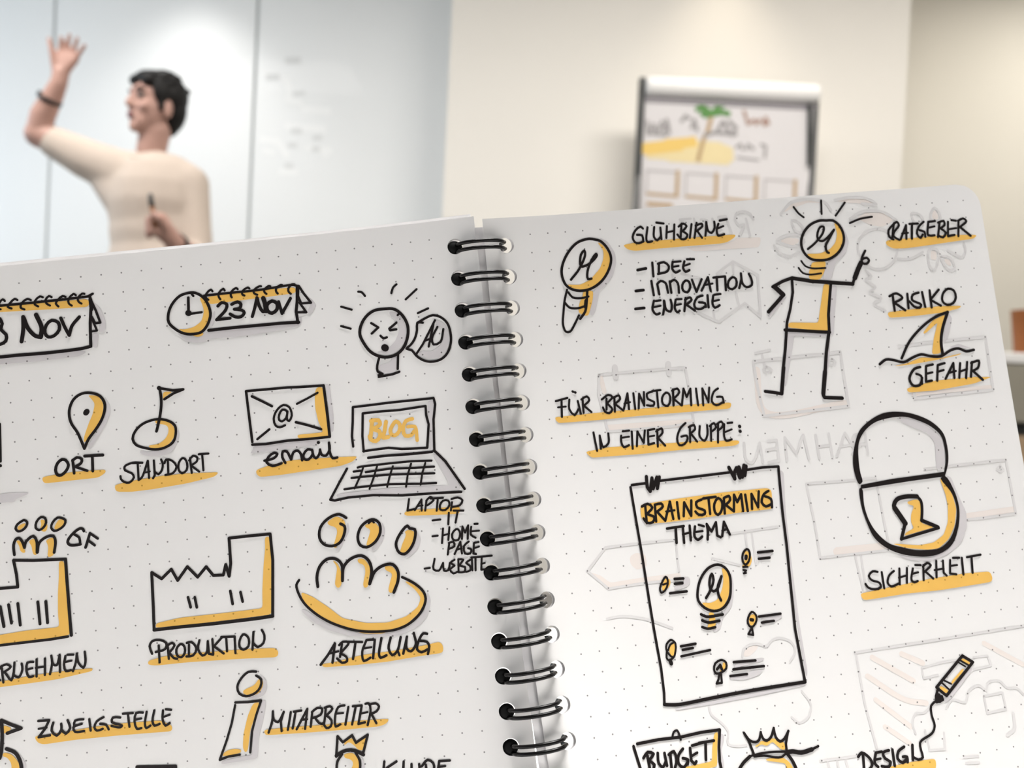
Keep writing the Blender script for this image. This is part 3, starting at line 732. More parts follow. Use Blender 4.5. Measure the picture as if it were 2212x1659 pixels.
('department_sketch', 'three figures at a curved table', 'L', 'O:1419,1399 1470,1373 1511,1399 1513,1436 1497,1493 1462,1515 1455,1535 1439,1528 1468,1457 1465,1431 1428,1416;O:1610,1437 1661,1422 1689,1462 1674,1508 1638,1541 1606,1542 1626,1497 1641,1462 1615,1448;O:1811,1492 1839,1484 1870,1504 1847,1570 1805,1602 1773,1603 1794,1553 1820,1509;g:1527,1406 1533,1454 1502,1499 1470,1548 1448,1550 1461,1526 1503,1483;g:1704,1427 1715,1481 1693,1531 1652,1569 1630,1566 1672,1524 1693,1478;g:1876,1494 1893,1538 1872,1588 1825,1620 1793,1616 1839,1590 1866,1540;O:1428,1590 1453,1609 1470,1658 1464,1721 1446,1737 1429,1717 1442,1666 1451,1630;O:1557,1600 1594,1604 1622,1655 1605,1710 1599,1746 1580,1749 1573,1733 1593,1672 1591,1635 1560,1621;O:1692,1652 1735,1657 1757,1701 1742,1752 1716,1793 1698,1778 1711,1738 1731,1693 1695,1673;O:1253,1731 1309,1761 1384,1821 1454,1886 1574,1923 1680,1932 1779,1912 1842,1872 1863,1828 1835,1783 1788,1741 1802,1740 1842,1768 1881,1814 1879,1850 1844,1903 1781,1948 1703,1971 1648,1983 1553,1972 1491,1948 1398,1901 1312,1839 1259,1776;g:1244,1821 1266,1819 1346,1885 1464,1945 1568,1979 1691,1985 1796,1960 1872,1896 1899,1795 1912,1849 1892,1914 1838,1965 1727,2001 1620,1998 1488,1978 1374,1935 1293,1879;k64:1520,1389 1487,1367 1432,1379 1384,1421 1374,1473 1392,1507 1434,1522 1473,1511 1501,1472 1508,1430 1488,1415;c64:1640,1414 1594,1440 1570,1491 1579,1534 1610,1548 1656,1527 1687,1483 1687,1435 1662,1414;k48:1633,1429 1650,1418 1660,1429;c64:1830,1465 1789,1500 1762,1550 1774,1593 1800,1604 1835,1579 1861,1534 1866,1487 1840,1479;k69:1343,1715 1342,1670 1360,1619 1401,1585 1444,1587 1474,1617 1471,1700;k69:1471,1700 1483,1634 1525,1596 1580,1587 1615,1617 1625,1671 1608,1732;k69:1608,1732 1641,1673 1693,1647 1736,1649 1759,1686 1754,1732 1727,1787;k58:1250,1672 1234,1694 1241,1737 1268,1793 1337,1863 1419,1914 1522,1954 1623,1970 1720,1970 1797,1945 1862,1890 1886,1835 1877,1798 1833,1752 1777,1717'),
('handwritten_word', 'word ABTEILUNG underlined in orange', 'L', 'O:1324,2099 1401,2095 1532,2076 1704,2072 1876,2061 1933,2052 1951,2075 1946,2108 1828,2112 1656,2122 1485,2121 1335,2115;K59:1321,2101 1362,2058 1403,2005 1382,2097;K50:1371,2051 1417,2045;K54:1439,2011 1423,2073;k55:1424,2015 1445,2001 1474,2008 1426,2057;k54:1426,2057 1455,2076 1457,2097 1431,2103 1407,2079;K54:1470,2004 1542,2013;K59:1508,2012 1488,2090;k54:1565,2006 1538,2060 1542,2106 1577,2093;K54:1567,2006 1599,2007;K46:1552,2045 1587,2043;K58:1607,2010 1590,2097;k58:1642,2004 1622,2082 1628,2099 1659,2090;k58:1689,2007 1673,2058 1689,2093 1716,2075 1740,2010;K54:1720,2080 1725,2097;K58:1772,2011 1745,2091;k58:1770,2015 1764,2068 1784,2084 1813,2053 1808,1997;k58:1875,2008 1856,2004 1827,2042 1817,2078 1838,2094 1870,2083;k58:1838,2039 1869,2046 1880,2068 1869,2106'),
('employee_sketch', 'letter i shaped figure sketch', 'L', 'O:913,2184 975,2165 999,2135 1020,2141 1019,2174 993,2209 958,2213 916,2204;O:961,2251 997,2250 966,2313 934,2380 913,2476 899,2489 888,2465 898,2396 928,2309;O:793,2474 832,2463 879,2470 877,2486 830,2492 778,2495;g:1002,2106 1037,2143 1040,2185 1017,2219 977,2236 927,2226 970,2219 1012,2190 1024,2150;g:1007,2243 1028,2245 1008,2326 973,2424 960,2517 947,2520 934,2523 770,2533 776,2515 871,2504 932,2502 945,2401 974,2314;k55:990,2099 951,2096 910,2125 887,2164 895,2198 928,2214 976,2203 1004,2177 1012,2140 988,2119;K54:870,2239 934,2244 1002,2243 970,2313 942,2389 924,2489;K54:868,2251 843,2337 811,2416 766,2510 812,2498 870,2495'),
('handwritten_word', 'word MITARBEITER underlined in orange', 'L', 'O:1002,2388 1114,2387 1328,2394 1499,2391 1635,2396 1640,2403 1624,2419 1589,2428 1410,2427 1196,2422 1008,2414;k54:1026,2403 1049,2350 1057,2302;k54:1057,2302 1058,2343 1078,2357 1112,2312;K54:1112,2310 1093,2355 1093,2402;K54:1148,2315 1125,2399;K54:1163,2315 1202,2313;K54:1172,2318 1150,2395;K54:1170,2401 1233,2308 1213,2403;K46:1196,2359 1228,2358;K54:1257,2324 1242,2396;k54:1255,2326 1284,2309 1309,2315 1298,2343 1258,2355;k54:1267,2352 1286,2382 1302,2388;k54:1327,2313 1318,2361 1311,2389;k54:1322,2312 1349,2307 1360,2320 1327,2350;k54:1327,2350 1351,2376 1344,2404 1322,2410 1307,2384;k54:1423,2310 1391,2315 1369,2366 1369,2407 1393,2399;K46:1375,2346 1413,2346;K54:1442,2320 1419,2403;K54:1465,2319 1510,2319;K54:1480,2320 1453,2405;K54:1510,2321 1485,2406 1519,2401;K46:1498,2358 1537,2354;k54:1530,2313 1547,2313 1553,2344 1531,2416;k54:1549,2319 1581,2316 1597,2332 1582,2355 1551,2364;K54:1555,2364 1576,2411'),
('crowned_head_sketch', 'small crowned head sketch cut off below', 'L', 'O:1403,2486 1447,2467 1461,2500 1519,2469 1496,2535 1471,2529 1456,2508 1428,2485 1405,2503;O:1397,2542 1445,2539 1471,2577 1473,2617 1465,2636 1419,2632 1444,2591 1429,2569 1400,2563;g:1481,2554 1499,2596 1495,2639 1478,2638 1484,2594;K58:1358,2551 1374,2455 1398,2486 1448,2457 1464,2494 1527,2462 1494,2551;k78:1359,2547 1394,2530 1433,2526 1470,2539 1496,2555;k58:1389,2542 1362,2575 1355,2607 1355,2631;k57:1457,2540 1475,2581 1473,2617 1465,2640'),
('handwritten_word', 'word KUNDE cut off at its base', 'L', 'K57:1598,2597 1587,2651;K57:1659,2602 1606,2629 1636,2664;K57:1695,2606 1689,2645 1707,2670 1730,2656;K57:1733,2621 1729,2664;K57:1771,2625 1771,2668;k57:1782,2637 1815,2609 1842,2627 1842,2674;K57:1804,2631 1804,2671;K57:1925,2622 1872,2620 1858,2676;K53:1865,2647 1899,2646'),
('light_bulb_sketch', 'large light bulb sketch with looped filament', 'R', 'O:374,67 405,85 440,144 436,199 395,265 332,310 264,323 208,310 177,287 253,295 313,272 377,213 401,164 407,118;O:268,328 325,333 314,387 282,465 263,465 240,454 227,440 237,395 260,360;g:386,42 436,69 472,137 473,193 443,264 390,315 358,336 342,394 315,465 289,465 308,400 330,329 399,274 446,200 452,140 425,82;c66:332,48 263,63 205,112 165,178 155,228 172,289 212,319 264,328 322,317 384,278 429,217 445,162 431,110 393,64 365,55;k61:204,263 257,208 299,133 297,110 275,131 268,195 283,196 323,181 365,142 362,133 334,163 303,225 301,267 321,266;k56:176,316 156,374 142,442 133,500 145,542 168,544 196,510 228,460;k65:290,330 281,384 265,443 233,479;k56:182,331 203,360 250,368 293,362;k56:159,388 178,413 225,421 273,411;K89:277,384 270,418'),
('handwritten_word', 'word GLÜHBIRNE underlined in orange', 'R', 'O:520,96 594,88 789,87 985,87 1180,90 1175,104 1128,129 1078,134 881,132 735,132 589,134 546,124;k57:646,15 633,3 602,21 581,57 590,85 613,94 641,85;k57:608,47 637,52 640,87;k57:673,10 659,77 664,91 691,89;k57:712,11 704,66 721,86 745,65;K57:747,18 746,81;K57:727,-12 768,-4;K57:786,12 775,77;K57:830,6 818,90;K52:781,47 826,41;K57:872,5 858,83;k57:853,20 882,5 900,21 872,47;k57:872,47 899,68 886,90 862,91 841,63;K57:930,12 911,88;K57:960,7 938,90;k58:953,23 989,14 992,28 955,53;K57:960,54 982,93;k58:1003,83 1012,44 1017,7;k58:1017,7 1023,59 1041,70 1062,43 1064,8;k58:1087,22 1072,58 1078,89 1114,83;K58:1096,6 1139,1;K53:1076,49 1114,38'),
('handwritten_list', 'list reading IDEE, INNOVATION and ENERGIE', 'R', 'K71:589,241 638,236;K71:566,355 610,354;K70:552,453 603,452;K61:678,207 676,283;K62:716,214 709,267;k62:710,216 745,210 771,235 759,262 704,272;k62:796,212 789,251 806,273 831,264;K57:796,214 842,213;K52:795,240 827,238;k62:864,215 852,252 864,274 887,266;K57:880,205 921,208;K52:859,240 894,232;K61:661,308 666,387;K61:693,327 698,385;k61:693,327 714,312 741,326 749,380;K62:766,319 768,382;k62:768,324 792,312 811,332 812,386;c62:858,322 836,344 837,376 860,388 880,362 877,331;K62:895,321 913,390 951,323;K62:943,386 989,315 996,393;K52:961,357 1011,352;K62:1020,320 1089,319;K62:1040,319 1035,392;K62:1089,319 1084,396;c62:1132,327 1105,348 1100,381 1121,394 1148,376 1150,338;K62:1183,310 1182,341 1163,391;k62:1183,313 1186,369 1207,390 1239,379 1240,346 1229,317;k61:663,417 649,467 668,494 688,489;K57:672,420 701,418;K52:656,453 698,448;K61:720,422 718,459 706,497;k61:722,424 728,474 751,485 762,454 759,421;k61:788,423 777,469 789,493 804,485;K57:793,421 822,422;K52:782,453 816,449;K61:846,419 830,490;k62:841,428 871,417 879,431 842,458;K61:847,456 891,493;k62:945,414 914,421 891,456 897,480 926,487 951,475;k62:921,449 954,457 956,478;K62:974,414 972,482;k62:1007,419 997,465 1008,487 1037,476;K57:1013,415 1050,414;K52:998,451 1038,446'),
('adviser_figure_sketch', 'standing figure with a light bulb head', 'R', 'O:1774,65 1806,96 1821,145 1812,193 1774,238 1714,271 1652,273 1609,258 1582,232 1662,238 1726,220 1767,184 1785,133;O:1611,282 1696,284 1678,340 1646,385 1582,380 1582,342;O:1663,410 1698,416 1678,516 1662,591 1652,675 1532,657 1416,634 1427,607 1599,625 1625,535;g:1781,55 1818,78 1840,137 1849,186 1818,251 1750,298 1711,391 1656,386 1685,326 1701,289 1777,257 1819,193 1830,141 1811,92;g:1709,424 1742,427 1714,543 1681,697 1660,704 1681,564;g:1412,657 1636,692 1634,706 1448,684 1412,798 1359,956 1349,955 1379,818;g:1660,704 1637,820 1591,988 1588,979 1631,796;g:1370,503 1436,457 1429,471 1321,569 1307,563;c69:1689,51 1631,70 1584,112 1561,168 1569,221 1603,262 1657,276 1719,272 1779,238 1815,188 1822,141 1806,91 1770,57 1730,54;k59:1596,207 1640,179 1700,121 1709,89 1689,87 1667,119 1664,157 1688,169 1726,148 1768,110;k64:1768,110 1729,162 1704,199 1709,233 1718,238;k54:1544,-38 1569,1 1596,25;K54:1715,-63 1707,14;K55:1857,-41 1790,30;k55:1870,79 1935,60 2011,53;k49:1547,270 1568,302 1606,317 1686,322;k49:1526,308 1547,339 1586,351 1656,350;K91:1315,538 1372,489 1417,451;K125:1414,450 1369,401;K82:1359,401 1422,375 1479,361;K97:1479,362 1595,390 1709,407 1836,426;K74:1836,426 1853,393;K128:1854,393 1882,343 1904,311;k64:1940,244 1914,283 1912,312 1937,319 1955,301 1942,285 1910,292;K72:1478,366 1473,441 1445,533 1415,606 1406,652;K78:1706,409 1688,484 1665,586 1656,680;K82:1397,647 1530,666 1658,684;K76:1406,650 1384,753 1355,862;K95:1359,853 1327,994;K80:1328,996 1276,982 1234,973;K87:1653,685 1621,795 1596,909;K110:1597,900 1569,1019;K91:1568,1025 1573,1041 1675,1055'),
('handwritten_word', 'word RATGEBER underlined in orange', 'R', 'O:2073,199 2108,194 2255,194 2467,194 2652,209 2627,229 2514,234 2352,243 2193,250 2115,246 2077,224;k60:2131,111 2101,138 2100,177 2123,193;K60:2141,100 2116,188;k60:2131,111 2160,94 2170,114 2135,150 2126,174 2159,199;K60:2167,197 2214,117 2204,195;K50:2181,164 2220,162;K61:2236,112 2289,113;K66:2252,113 2238,197;k61:2327,106 2291,133 2274,171 2291,197 2310,179;k61:2293,153 2323,165 2323,194;k61:2356,109 2343,186 2383,189;K61:2356,109 2399,107;K56:2350,143 2391,138;K61:2427,117 2402,201;k61:2416,118 2454,111 2455,136 2421,153;k61:2426,153 2456,180 2433,206 2404,191;K61:2480,118 2466,201 2509,197;K61:2503,110 2531,116;K56:2475,162 2526,159;K61:2547,119 2532,206;k61:2544,118 2579,106 2597,123 2543,158;K66:2549,153 2609,210'),
('handwritten_word', 'word RISIKO underlined in orange', 'R', 'O:2020,604 2189,600 2346,598 2482,608 2469,621 2366,636 2182,640 2027,636;K64:2068,513 2067,599;k64:2047,515 2090,502 2125,530 2066,556;K69:2072,554 2131,602;K65:2159,511 2153,592;k65:2229,510 2191,519 2182,547 2234,580 2221,596 2191,588 2165,555;K65:2251,509 2257,594;K65:2299,504 2296,600;K65:2356,504 2295,557 2354,596;c65:2415,504 2378,530 2369,573 2394,595 2432,589 2456,557 2449,517'),
('shark_fin_sketch', 'shark fin sketch above a wavy line', 'R', 'O:2375,648 2334,745 2308,866 2253,866 2281,774 2320,688 2230,747 2219,740 2291,674;O:2011,909 2096,901 2185,876 2303,893 2440,877 2414,887 2265,901 2094,911;g:2395,639 2414,674 2373,771 2341,813 2345,757;g:2361,838 2426,821 2505,857 2446,846;k69:2065,870 2128,781 2226,701 2319,654 2390,636;k81:2390,636 2344,724 2321,800 2319,872;k69:1928,890 1970,868 2016,876 2073,893 2137,871 2187,860 2245,876 2305,882 2371,855 2421,849 2466,870 2516,866'),
('handwritten_word', 'word GEFAHR underlined in orange', 'R', 'O:2066,1041 2245,1015 2489,1018 2600,1030 2482,1056 2236,1070 2074,1064;k69:2169,930 2132,937 2093,989 2110,1029 2153,1028 2171,991;k63:2139,966 2167,980 2165,1024;K63:2249,923 2206,928 2191,1015 2228,1013;K57:2198,972 2239,967;K63:2322,923 2278,930 2260,1017;K58:2268,968 2310,961;K64:2313,1011 2376,928 2368,1011;K58:2337,980 2384,974;K64:2418,933 2398,1014;K64:2462,931 2440,1019;K58:2404,981 2455,970;K64:2492,934 2471,1016;k64:2485,939 2536,931 2522,971 2483,984;K70:2489,984 2541,1040'),
('handwritten_line', 'line reading FÜR BRAINSTORMING underlined in orange', 'R', 'O:27,992 277,992 573,996 812,1001 1033,1013 1022,1045 806,1040 509,1032 272,1031 44,1025;K54:46,908 112,897;K54:78,908 70,994;K48:54,942 98,942;k54:122,907 116,959 141,992 165,964;K54:168,919 177,988;K57:145,865 148,868;K57:157,871 161,873;K54:196,911 193,984;k54:189,913 221,899 233,920 194,950;K54:200,948 237,985;K55:330,921 323,980;k55:303,924 342,903 364,916 330,947;k55:330,947 355,983 335,1001 313,990 304,967;K55:375,917 368,996;k55:369,922 400,911 406,931 370,956;K55:376,957 416,995;K55:420,987 451,905 449,990;K46:426,959 460,954;K55:484,908 484,993;K55:504,992 516,914 537,981 544,908;k55:591,910 560,918 562,947 595,967 587,986 552,980;K55:591,907 639,906;K55:618,910 615,998;c55:667,923 642,949 644,984 669,995 688,965 684,931;K61:710,910 702,995;k55:704,916 735,907 744,928 706,961;K55:709,962 746,1000;K55:749,1000 770,911 782,958 809,915 802,1005;K55:841,918 841,1009;K55:870,1012 877,921 902,998 917,920;k55:966,930 940,945 921,995 942,1019 986,1007;k55:954,975 984,978 988,1010'),
('handwritten_line', 'line reading IN EINER GRUPPE underlined in orange', 'R', 'O:175,1191 311,1180 546,1191 784,1199 1044,1221 1045,1236 1016,1247 718,1237 481,1235 205,1225;K54:234,1094 242,1192;K54:267,1114 264,1184;k54:267,1120 279,1177 311,1158 316,1108;k54:386,1127 382,1160 393,1189 423,1181;K54:398,1105 434,1104;K49:385,1138 429,1137;K54:448,1111 441,1202;K54:466,1191 480,1114 507,1178 522,1113;K55:576,1110 539,1114 532,1190 565,1185;K49:538,1148 571,1146;K55:592,1117 583,1206;k55:585,1125 617,1111 620,1134 586,1162;K55:592,1162 625,1205;k55:756,1097 723,1122 697,1176 704,1211 734,1208 756,1182 753,1165 722,1167;K55:778,1117 768,1200;k55:771,1121 802,1113 805,1136 772,1156;K55:778,1156 807,1202;k55:834,1122 826,1178 849,1203 871,1172 876,1121;K55:897,1123 887,1207;k55:890,1128 916,1114 925,1138 898,1157;K55:939,1122 924,1220;k55:933,1121 959,1110 967,1133 934,1156;k55:974,1126 964,1193 973,1216 1004,1211;K55:993,1122 1020,1122;K49:968,1170 1012,1158;K82:1059,1146 1060,1148;K81:1058,1173 1059,1174'),
('poster_sketch', 'hanging poster sketch titled BRAINSTORMING THEMA', 'R', 'O:440,1499 640,1491 926,1487 1165,1492 1187,1508 1175,1605 1002,1603 763,1607 574,1607 457,1602 435,1564;g:1253,1402 1272,1418 1248,1632 1234,1897 1219,2201 1215,2458 1203,2490 1203,2329 1211,2048 1231,1674;g:456,2532 643,2527 879,2520 1189,2514 1186,2526 875,2540 640,2543 454,2543;K63:409,1392 484,1391;K64:570,1387 751,1387 961,1386;K65:1058,1383 1155,1380 1246,1385;K68:1246,1385 1229,1629 1222,1807 1204,2043 1188,2239 1189,2376 1190,2508;k78:1190,2508 976,2507 787,2509 646,2513 478,2517 424,2510 401,2505;K62:400,1402 406,1600 410,1753 411,1942 412,2135 416,2329 410,2450 401,2505;K82:496,1357 493,1412 506,1436 526,1367 524,1424 554,1366 548,1425 568,1367;K88:965,1359 989,1423 988,1395 1007,1366 1018,1421 1022,1363 1033,1418 1052,1357 1048,1411 1063,1363;K63:467,1506 462,1598;k63:448,1509 482,1499 505,1520 470,1551;k63:470,1551 509,1573 495,1597 463,1596 448,1572;K63:521,1508 515,1595;k63:523,1508 557,1506 564,1522 522,1548;K63:531,1549 566,1597;K63:566,1597 607,1502 612,1593;K50:578,1550 626,1549;K63:646,1509 644,1595;K64:672,1585 686,1514 714,1588 727,1509;k64:784,1511 753,1521 754,1548 793,1570 790,1588 757,1588 741,1569;K64:794,1506 866,1505;K64:825,1507 821,1591;c64:879,1513 853,1541 850,1586 864,1601 887,1581 897,1533;K64:911,1517 903,1598;k64:911,1517 941,1509 945,1530 910,1557;K64:915,1553 956,1593;K64:956,1593 971,1506 983,1547 1011,1508 1008,1597;K64:1034,1513 1034,1600;K64:1060,1592 1070,1513 1096,1587 1113,1504;k65:1168,1508 1141,1521 1120,1563 1140,1588 1175,1578;k65:1144,1534 1175,1551 1174,1596;K63:569,1639 664,1637;K68:618,1640 610,1718;K63:658,1643 652,1723;K63:697,1639 691,1715;K54:652,1679 696,1674;k63:726,1646 715,1698 731,1717 757,1703;K59:748,1640 775,1651;K54:724,1675 764,1675;K63:785,1721 795,1676 793,1641 813,1683 846,1638 842,1708 859,1719;K64:869,1714 891,1641 913,1710;K55:874,1686 901,1680'),
('small_bulb_sketch', 'five small bulbs around a larger bulb', 'R', 'O:981,1802 1007,1814 1017,1851 999,1888 955,1894 950,1882 968,1871;O:516,1889 543,1897 544,1918 526,1942 496,1955 489,1937;O:837,1873 869,1894 869,1963 849,2030 808,2077 759,2085 716,2065 693,2036 747,2047 792,2032 826,1975 840,1925;O:725,2091 752,2095 757,2121 754,2164 723,2177 700,2176 722,2134;O:953,2134 977,2133 983,2155 962,2187 943,2189 938,2162;O:496,2217 514,2220 506,2261 493,2284 477,2269 477,2244;O:757,2346 773,2357 769,2381 737,2397 729,2392 752,2370;g:1057,1829 1133,1834 1121,1850 1054,1849;g:618,1897 655,1904 649,1936 623,1950 560,1959 560,1933 612,1935;g:888,1896 890,1966 879,2025 853,2087 825,2109 798,2127 774,2183 738,2196 732,2178 777,2141 837,2072 874,1999;g:1001,2158 1135,2158 1117,2177 1008,2197 1010,2185 1072,2184;g:608,2241 631,2240 615,2255 548,2262;g:944,2355 992,2359 978,2372 892,2377 814,2387 818,2367;g:899,2412 974,2414 946,2439 853,2452 781,2437 780,2416 881,2430;c54:993,1797 968,1818 961,1857 972,1876 994,1861 1007,1828 1004,1803;K82:985,1833 981,1845;K50:958,1887 982,1888;K45:956,1902 972,1907 955,1920 969,1919;K64:1054,1822 1137,1824;K64:1053,1855 1114,1857;c49:520,1883 500,1904 480,1936 483,1960 505,1952 527,1920 528,1890;K44:499,1921 526,1916;K62:568,1900 617,1904;K62:565,1925 608,1926;K62:531,1969 624,1971;c63:819,1857 765,1868 714,1914 685,1975 680,2026 710,2068 758,2089 807,2081 852,2039 870,1981 875,1916 854,1875;k63:724,2018 754,1984 782,1931 778,1900 762,1924 756,1971 772,1990 798,1976 829,1919;k63:829,1919 798,1972 796,2010 805,2040;k66:682,2096 707,2111 754,2114 801,2112;k66:683,2127 711,2141 777,2141;k62:677,2160 705,2172 748,2170;c49:963,2120 939,2145 931,2174 946,2198 973,2180 986,2151 978,2129;K80:952,2158 961,2161;K49:947,2202 923,2229 950,2237 950,2202;K58:998,2149 1122,2150;K58:1009,2181 1078,2181;c48:492,2200 467,2218 461,2242 468,2264 492,2288 508,2261 516,2220 503,2204;k44:471,2248 485,2224 505,2215;k48:465,2247 455,2283 466,2299 492,2288;K91:472,2300 475,2315;K61:543,2239 625,2237;K57:549,2258 607,2256;K57:536,2288 699,2279;c52:745,2336 714,2348 702,2376 709,2398 737,2397 769,2381 774,2352 758,2338;K66:718,2378 740,2360 745,2382;K52:727,2400 717,2428 702,2447 732,2447 736,2406;K62:816,2356 937,2364;K62:807,2391 978,2398;K57:784,2421 878,2424'),
('budget_sketch', 'hanging sign sketch reading BUDGET', 'R', 'O:643,2680 664,2677 646,2745 626,2838 533,2839 414,2835 419,2812 516,2812 604,2810 617,2748;g:677,2685 697,2700 664,2768 668,2828 657,2867 652,2826 654,2762;K68:221,2665 338,2664 457,2671 569,2666 675,2669 655,2746 644,2817 647,2873;K67:199,2673 219,2802;k51:414,2664 425,2642 445,2637 454,2663 456,2683;K67:264,2727 266,2810;k67:241,2735 269,2712 298,2725 266,2751;k67:266,2751 293,2775 279,2800;k67:321,2725 317,2771 335,2794 353,2774;K67:357,2731 359,2790;K67:387,2740 379,2825;k67:378,2742 408,2731 415,2772 395,2816;k67:459,2727 431,2751 423,2793 446,2813 471,2793;k67:450,2770 476,2782 470,2801;K67:498,2730 493,2789 508,2807 519,2797;K64:511,2720 568,2715;K59:495,2769 532,2757;K64:550,2714 633,2715;K68:586,2719 572,2797'),
('money_bag_sketch', 'tied money bag sketch with ruffled top', 'R', 'O:847,2776 874,2768 887,2754 917,2766 961,2749 981,2776 1014,2777 1012,2818 991,2814 965,2786 950,2767 913,2786 888,2770 857,2782;O:896,2844 988,2850 1020,2876 1036,2910 1036,2935 999,2929 1000,2881 898,2853;K60:836,2815 822,2748 803,2704;k60:803,2704 828,2745 858,2757 879,2748 895,2714;k60:894,2718 902,2748 919,2759 945,2746 970,2705;k61:969,2709 972,2750 991,2774 1016,2765 1047,2731;K61:1041,2740 1020,2790 1017,2827;k51:822,2817 883,2814 948,2818 1017,2828;k51:835,2823 890,2827 947,2844 984,2848 1011,2834;k99:1016,2830 1049,2831 1094,2844 1157,2838;K56:1157,2838 1195,2828;k76:812,2819 769,2844 740,2872 726,2893;k77:1015,2834 1036,2870 1050,2913 1052,2945'),
('marker_pen_sketch', 'marker pen sketch drawing a wavy line', 'R', 'O:2115,2517 2157,2548 2133,2560 2098,2527;O:1952,2637 1994,2667 1976,2683 1942,2648;O:2103,2568 2107,2580 2021,2641 2017,2628;g:2152,2569 2155,2587 2006,2705 1958,2728 1949,2709 1998,2680;K71:2114,2505 2168,2546 1974,2692 1926,2642 2114,2505;K46:2095,2526 2143,2561;K45:1978,2614 2015,2637;K45:1962,2623 1995,2662;K39:2085,2537 2118,2562;K147:1926,2688 1928,2706;K64:1929,2658 1912,2686 1909,2715 1949,2709 1946,2691;k57:1907,2709 1874,2728 1866,2775 1871,2829 1849,2861 1779,2889 1766,2901 1764,2936 1766,2971 1737,2978 1709,2957'),
('handwritten_word', 'word DESIGN underlined in orange', 'R', 'O:1536,2988 1694,2983 1835,2988 1833,3022 1816,3049 1516,3013;K67:1434,2903 1423,2981;k67:1404,2912 1428,2896 1468,2931 1474,2961 1440,2990;k68:1507,2908 1489,2957 1504,2977;K62:1507,2908 1541,2908;K55:1496,2941 1527,2940;k68:1582,2908 1546,2914 1553,2944 1579,2965 1563,2986 1525,2977;K68:1603,2908 1598,2986;k68:1672,2904 1634,2922 1622,2955 1647,2979 1675,2963;k68:1654,2951 1677,2955 1674,2980;K68:1721,2903 1707,2974'),
('padlock_sketch', 'bold closed padlock sketch with keyhole', 'R', 'O:2177,1556 2196,1560 2239,1658 2245,1733 2217,1821 2167,1888 2097,1930 2027,1928 1905,1903 1831,1871 1861,1875 1982,1899 2074,1895 2142,1862 2180,1798 2198,1709 2196,1644;O:1958,1659 2020,1650 2039,1671 2025,1743 2022,1784 2095,1813 1908,1838 1921,1821 1975,1805 1961,1772 1970,1727 1999,1685 1965,1674;g:2220,1544 2248,1557 2271,1653 2302,1758 2291,1835 2239,1916 2146,1968 2039,1990 1917,1970 1840,1929 1944,1960 2043,1973 2150,1946 2235,1860 2267,1740 2258,1642;g:1972,1197 2053,1204 2148,1249 2222,1323 2236,1390 2226,1468 2202,1512 2172,1509 2174,1458 2185,1356 2154,1301 2045,1247;f:1695,1532 1678,1457 1683,1389 1712,1304 1747,1243 1822,1191 1907,1162 2008,1166 2106,1195 2190,1244 2245,1311 2256,1392 2246,1471 2212,1541 2210,1527 2229,1469 2238,1390 2227,1323 2176,1266 2101,1223 2029,1196 1922,1194 1838,1211 1770,1255 1731,1311 1715,1401 1713,1470 1717,1521;F:1706,1536 1894,1525 2216,1523 2213,1548 1990,1550 1697,1558;f:1694,1553 1687,1647 1702,1740 1730,1825 1788,1886 1860,1927 1945,1953 2034,1965 2113,1954 2182,1918 2233,1842 2262,1739 2256,1651 2214,1548 2184,1554 2236,1648 2247,1733 2219,1822 2172,1889 2102,1930 2026,1930 1952,1920 1886,1898 1812,1867 1750,1800 1718,1733 1704,1649 1708,1559;k109:1888,1708 1877,1670 1901,1639 1958,1630 2023,1637;k76:2023,1637 2041,1662 2040,1708 2026,1766;K133:1880,1684 1926,1772;K95:2026,1768 2115,1816;K85:1926,1772 1887,1853;K71:1887,1853 2119,1821'),
('handwritten_word', 'word SICHERHEIT underlined in orange', 'R', 'O:1591,2107 1766,2096 2020,2083 2224,2082 2376,2091 2387,2126 2374,2147 2286,2149 2056,2150 1856,2142 1657,2144 1603,2143;k56:1714,2007 1686,2001 1659,2022 1672,2046 1713,2065 1718,2088 1682,2096 1645,2083 1632,2061;K56:1738,2012 1736,2097;k56:1810,2015 1779,2033 1761,2071 1777,2093 1823,2084;K56:1844,2006 1830,2089;K56:1889,2009 1873,2086;K51:1832,2054 1876,2048;k56:1923,2016 1903,2076 1917,2089 1938,2085;K56:1941,2000 1973,2005;K52:1912,2044 1950,2040;K56:1988,2006 1974,2085;k57:1983,2015 2012,1998 2032,2012 1988,2042;K57:1993,2041 2032,2084;K57:2069,1994 2053,2080;K57:2109,1997 2100,2062 2114,2079;K52:2049,2041 2105,2040;K57:2152,2000 2137,2071 2173,2080;K57:2171,1991 2209,1995;K52:2145,2031 2188,2032;K62:2224,1998 2215,2086;K57:2255,1998 2340,1995;K62:2283,1999 2272,2084'),
('show_through_sketch', 'faint mirrored word REISE showing through', 'R', 'q:927,164 1123,168 1311,172 1330,117 1180,109 1173,123 1077,139 881,137;b63:1187,10 1196,-22 1238,-36 1281,-20 1296,14;B63:1253,6 1265,104;b63:1187,10 1208,41 1238,38 1200,102;B58:1091,-14 1136,-17 1159,79;B58:1056,-9 1066,29;b58:987,-10 1025,-2 1012,25 991,38;B57:948,-18 954,16;B57:865,-19 929,-19'),
('show_through_sketch', 'faint folded map showing through', 'R', 'B62:785,283 803,415;B62:839,283 937,315;B62:1042,301 1146,239 1280,326 1274,443 1268,560 1186,478 1154,494 1023,566 995,554 905,499;B58:1146,239 1140,304;B57:1141,413 1150,488;B57:996,507 999,559'),
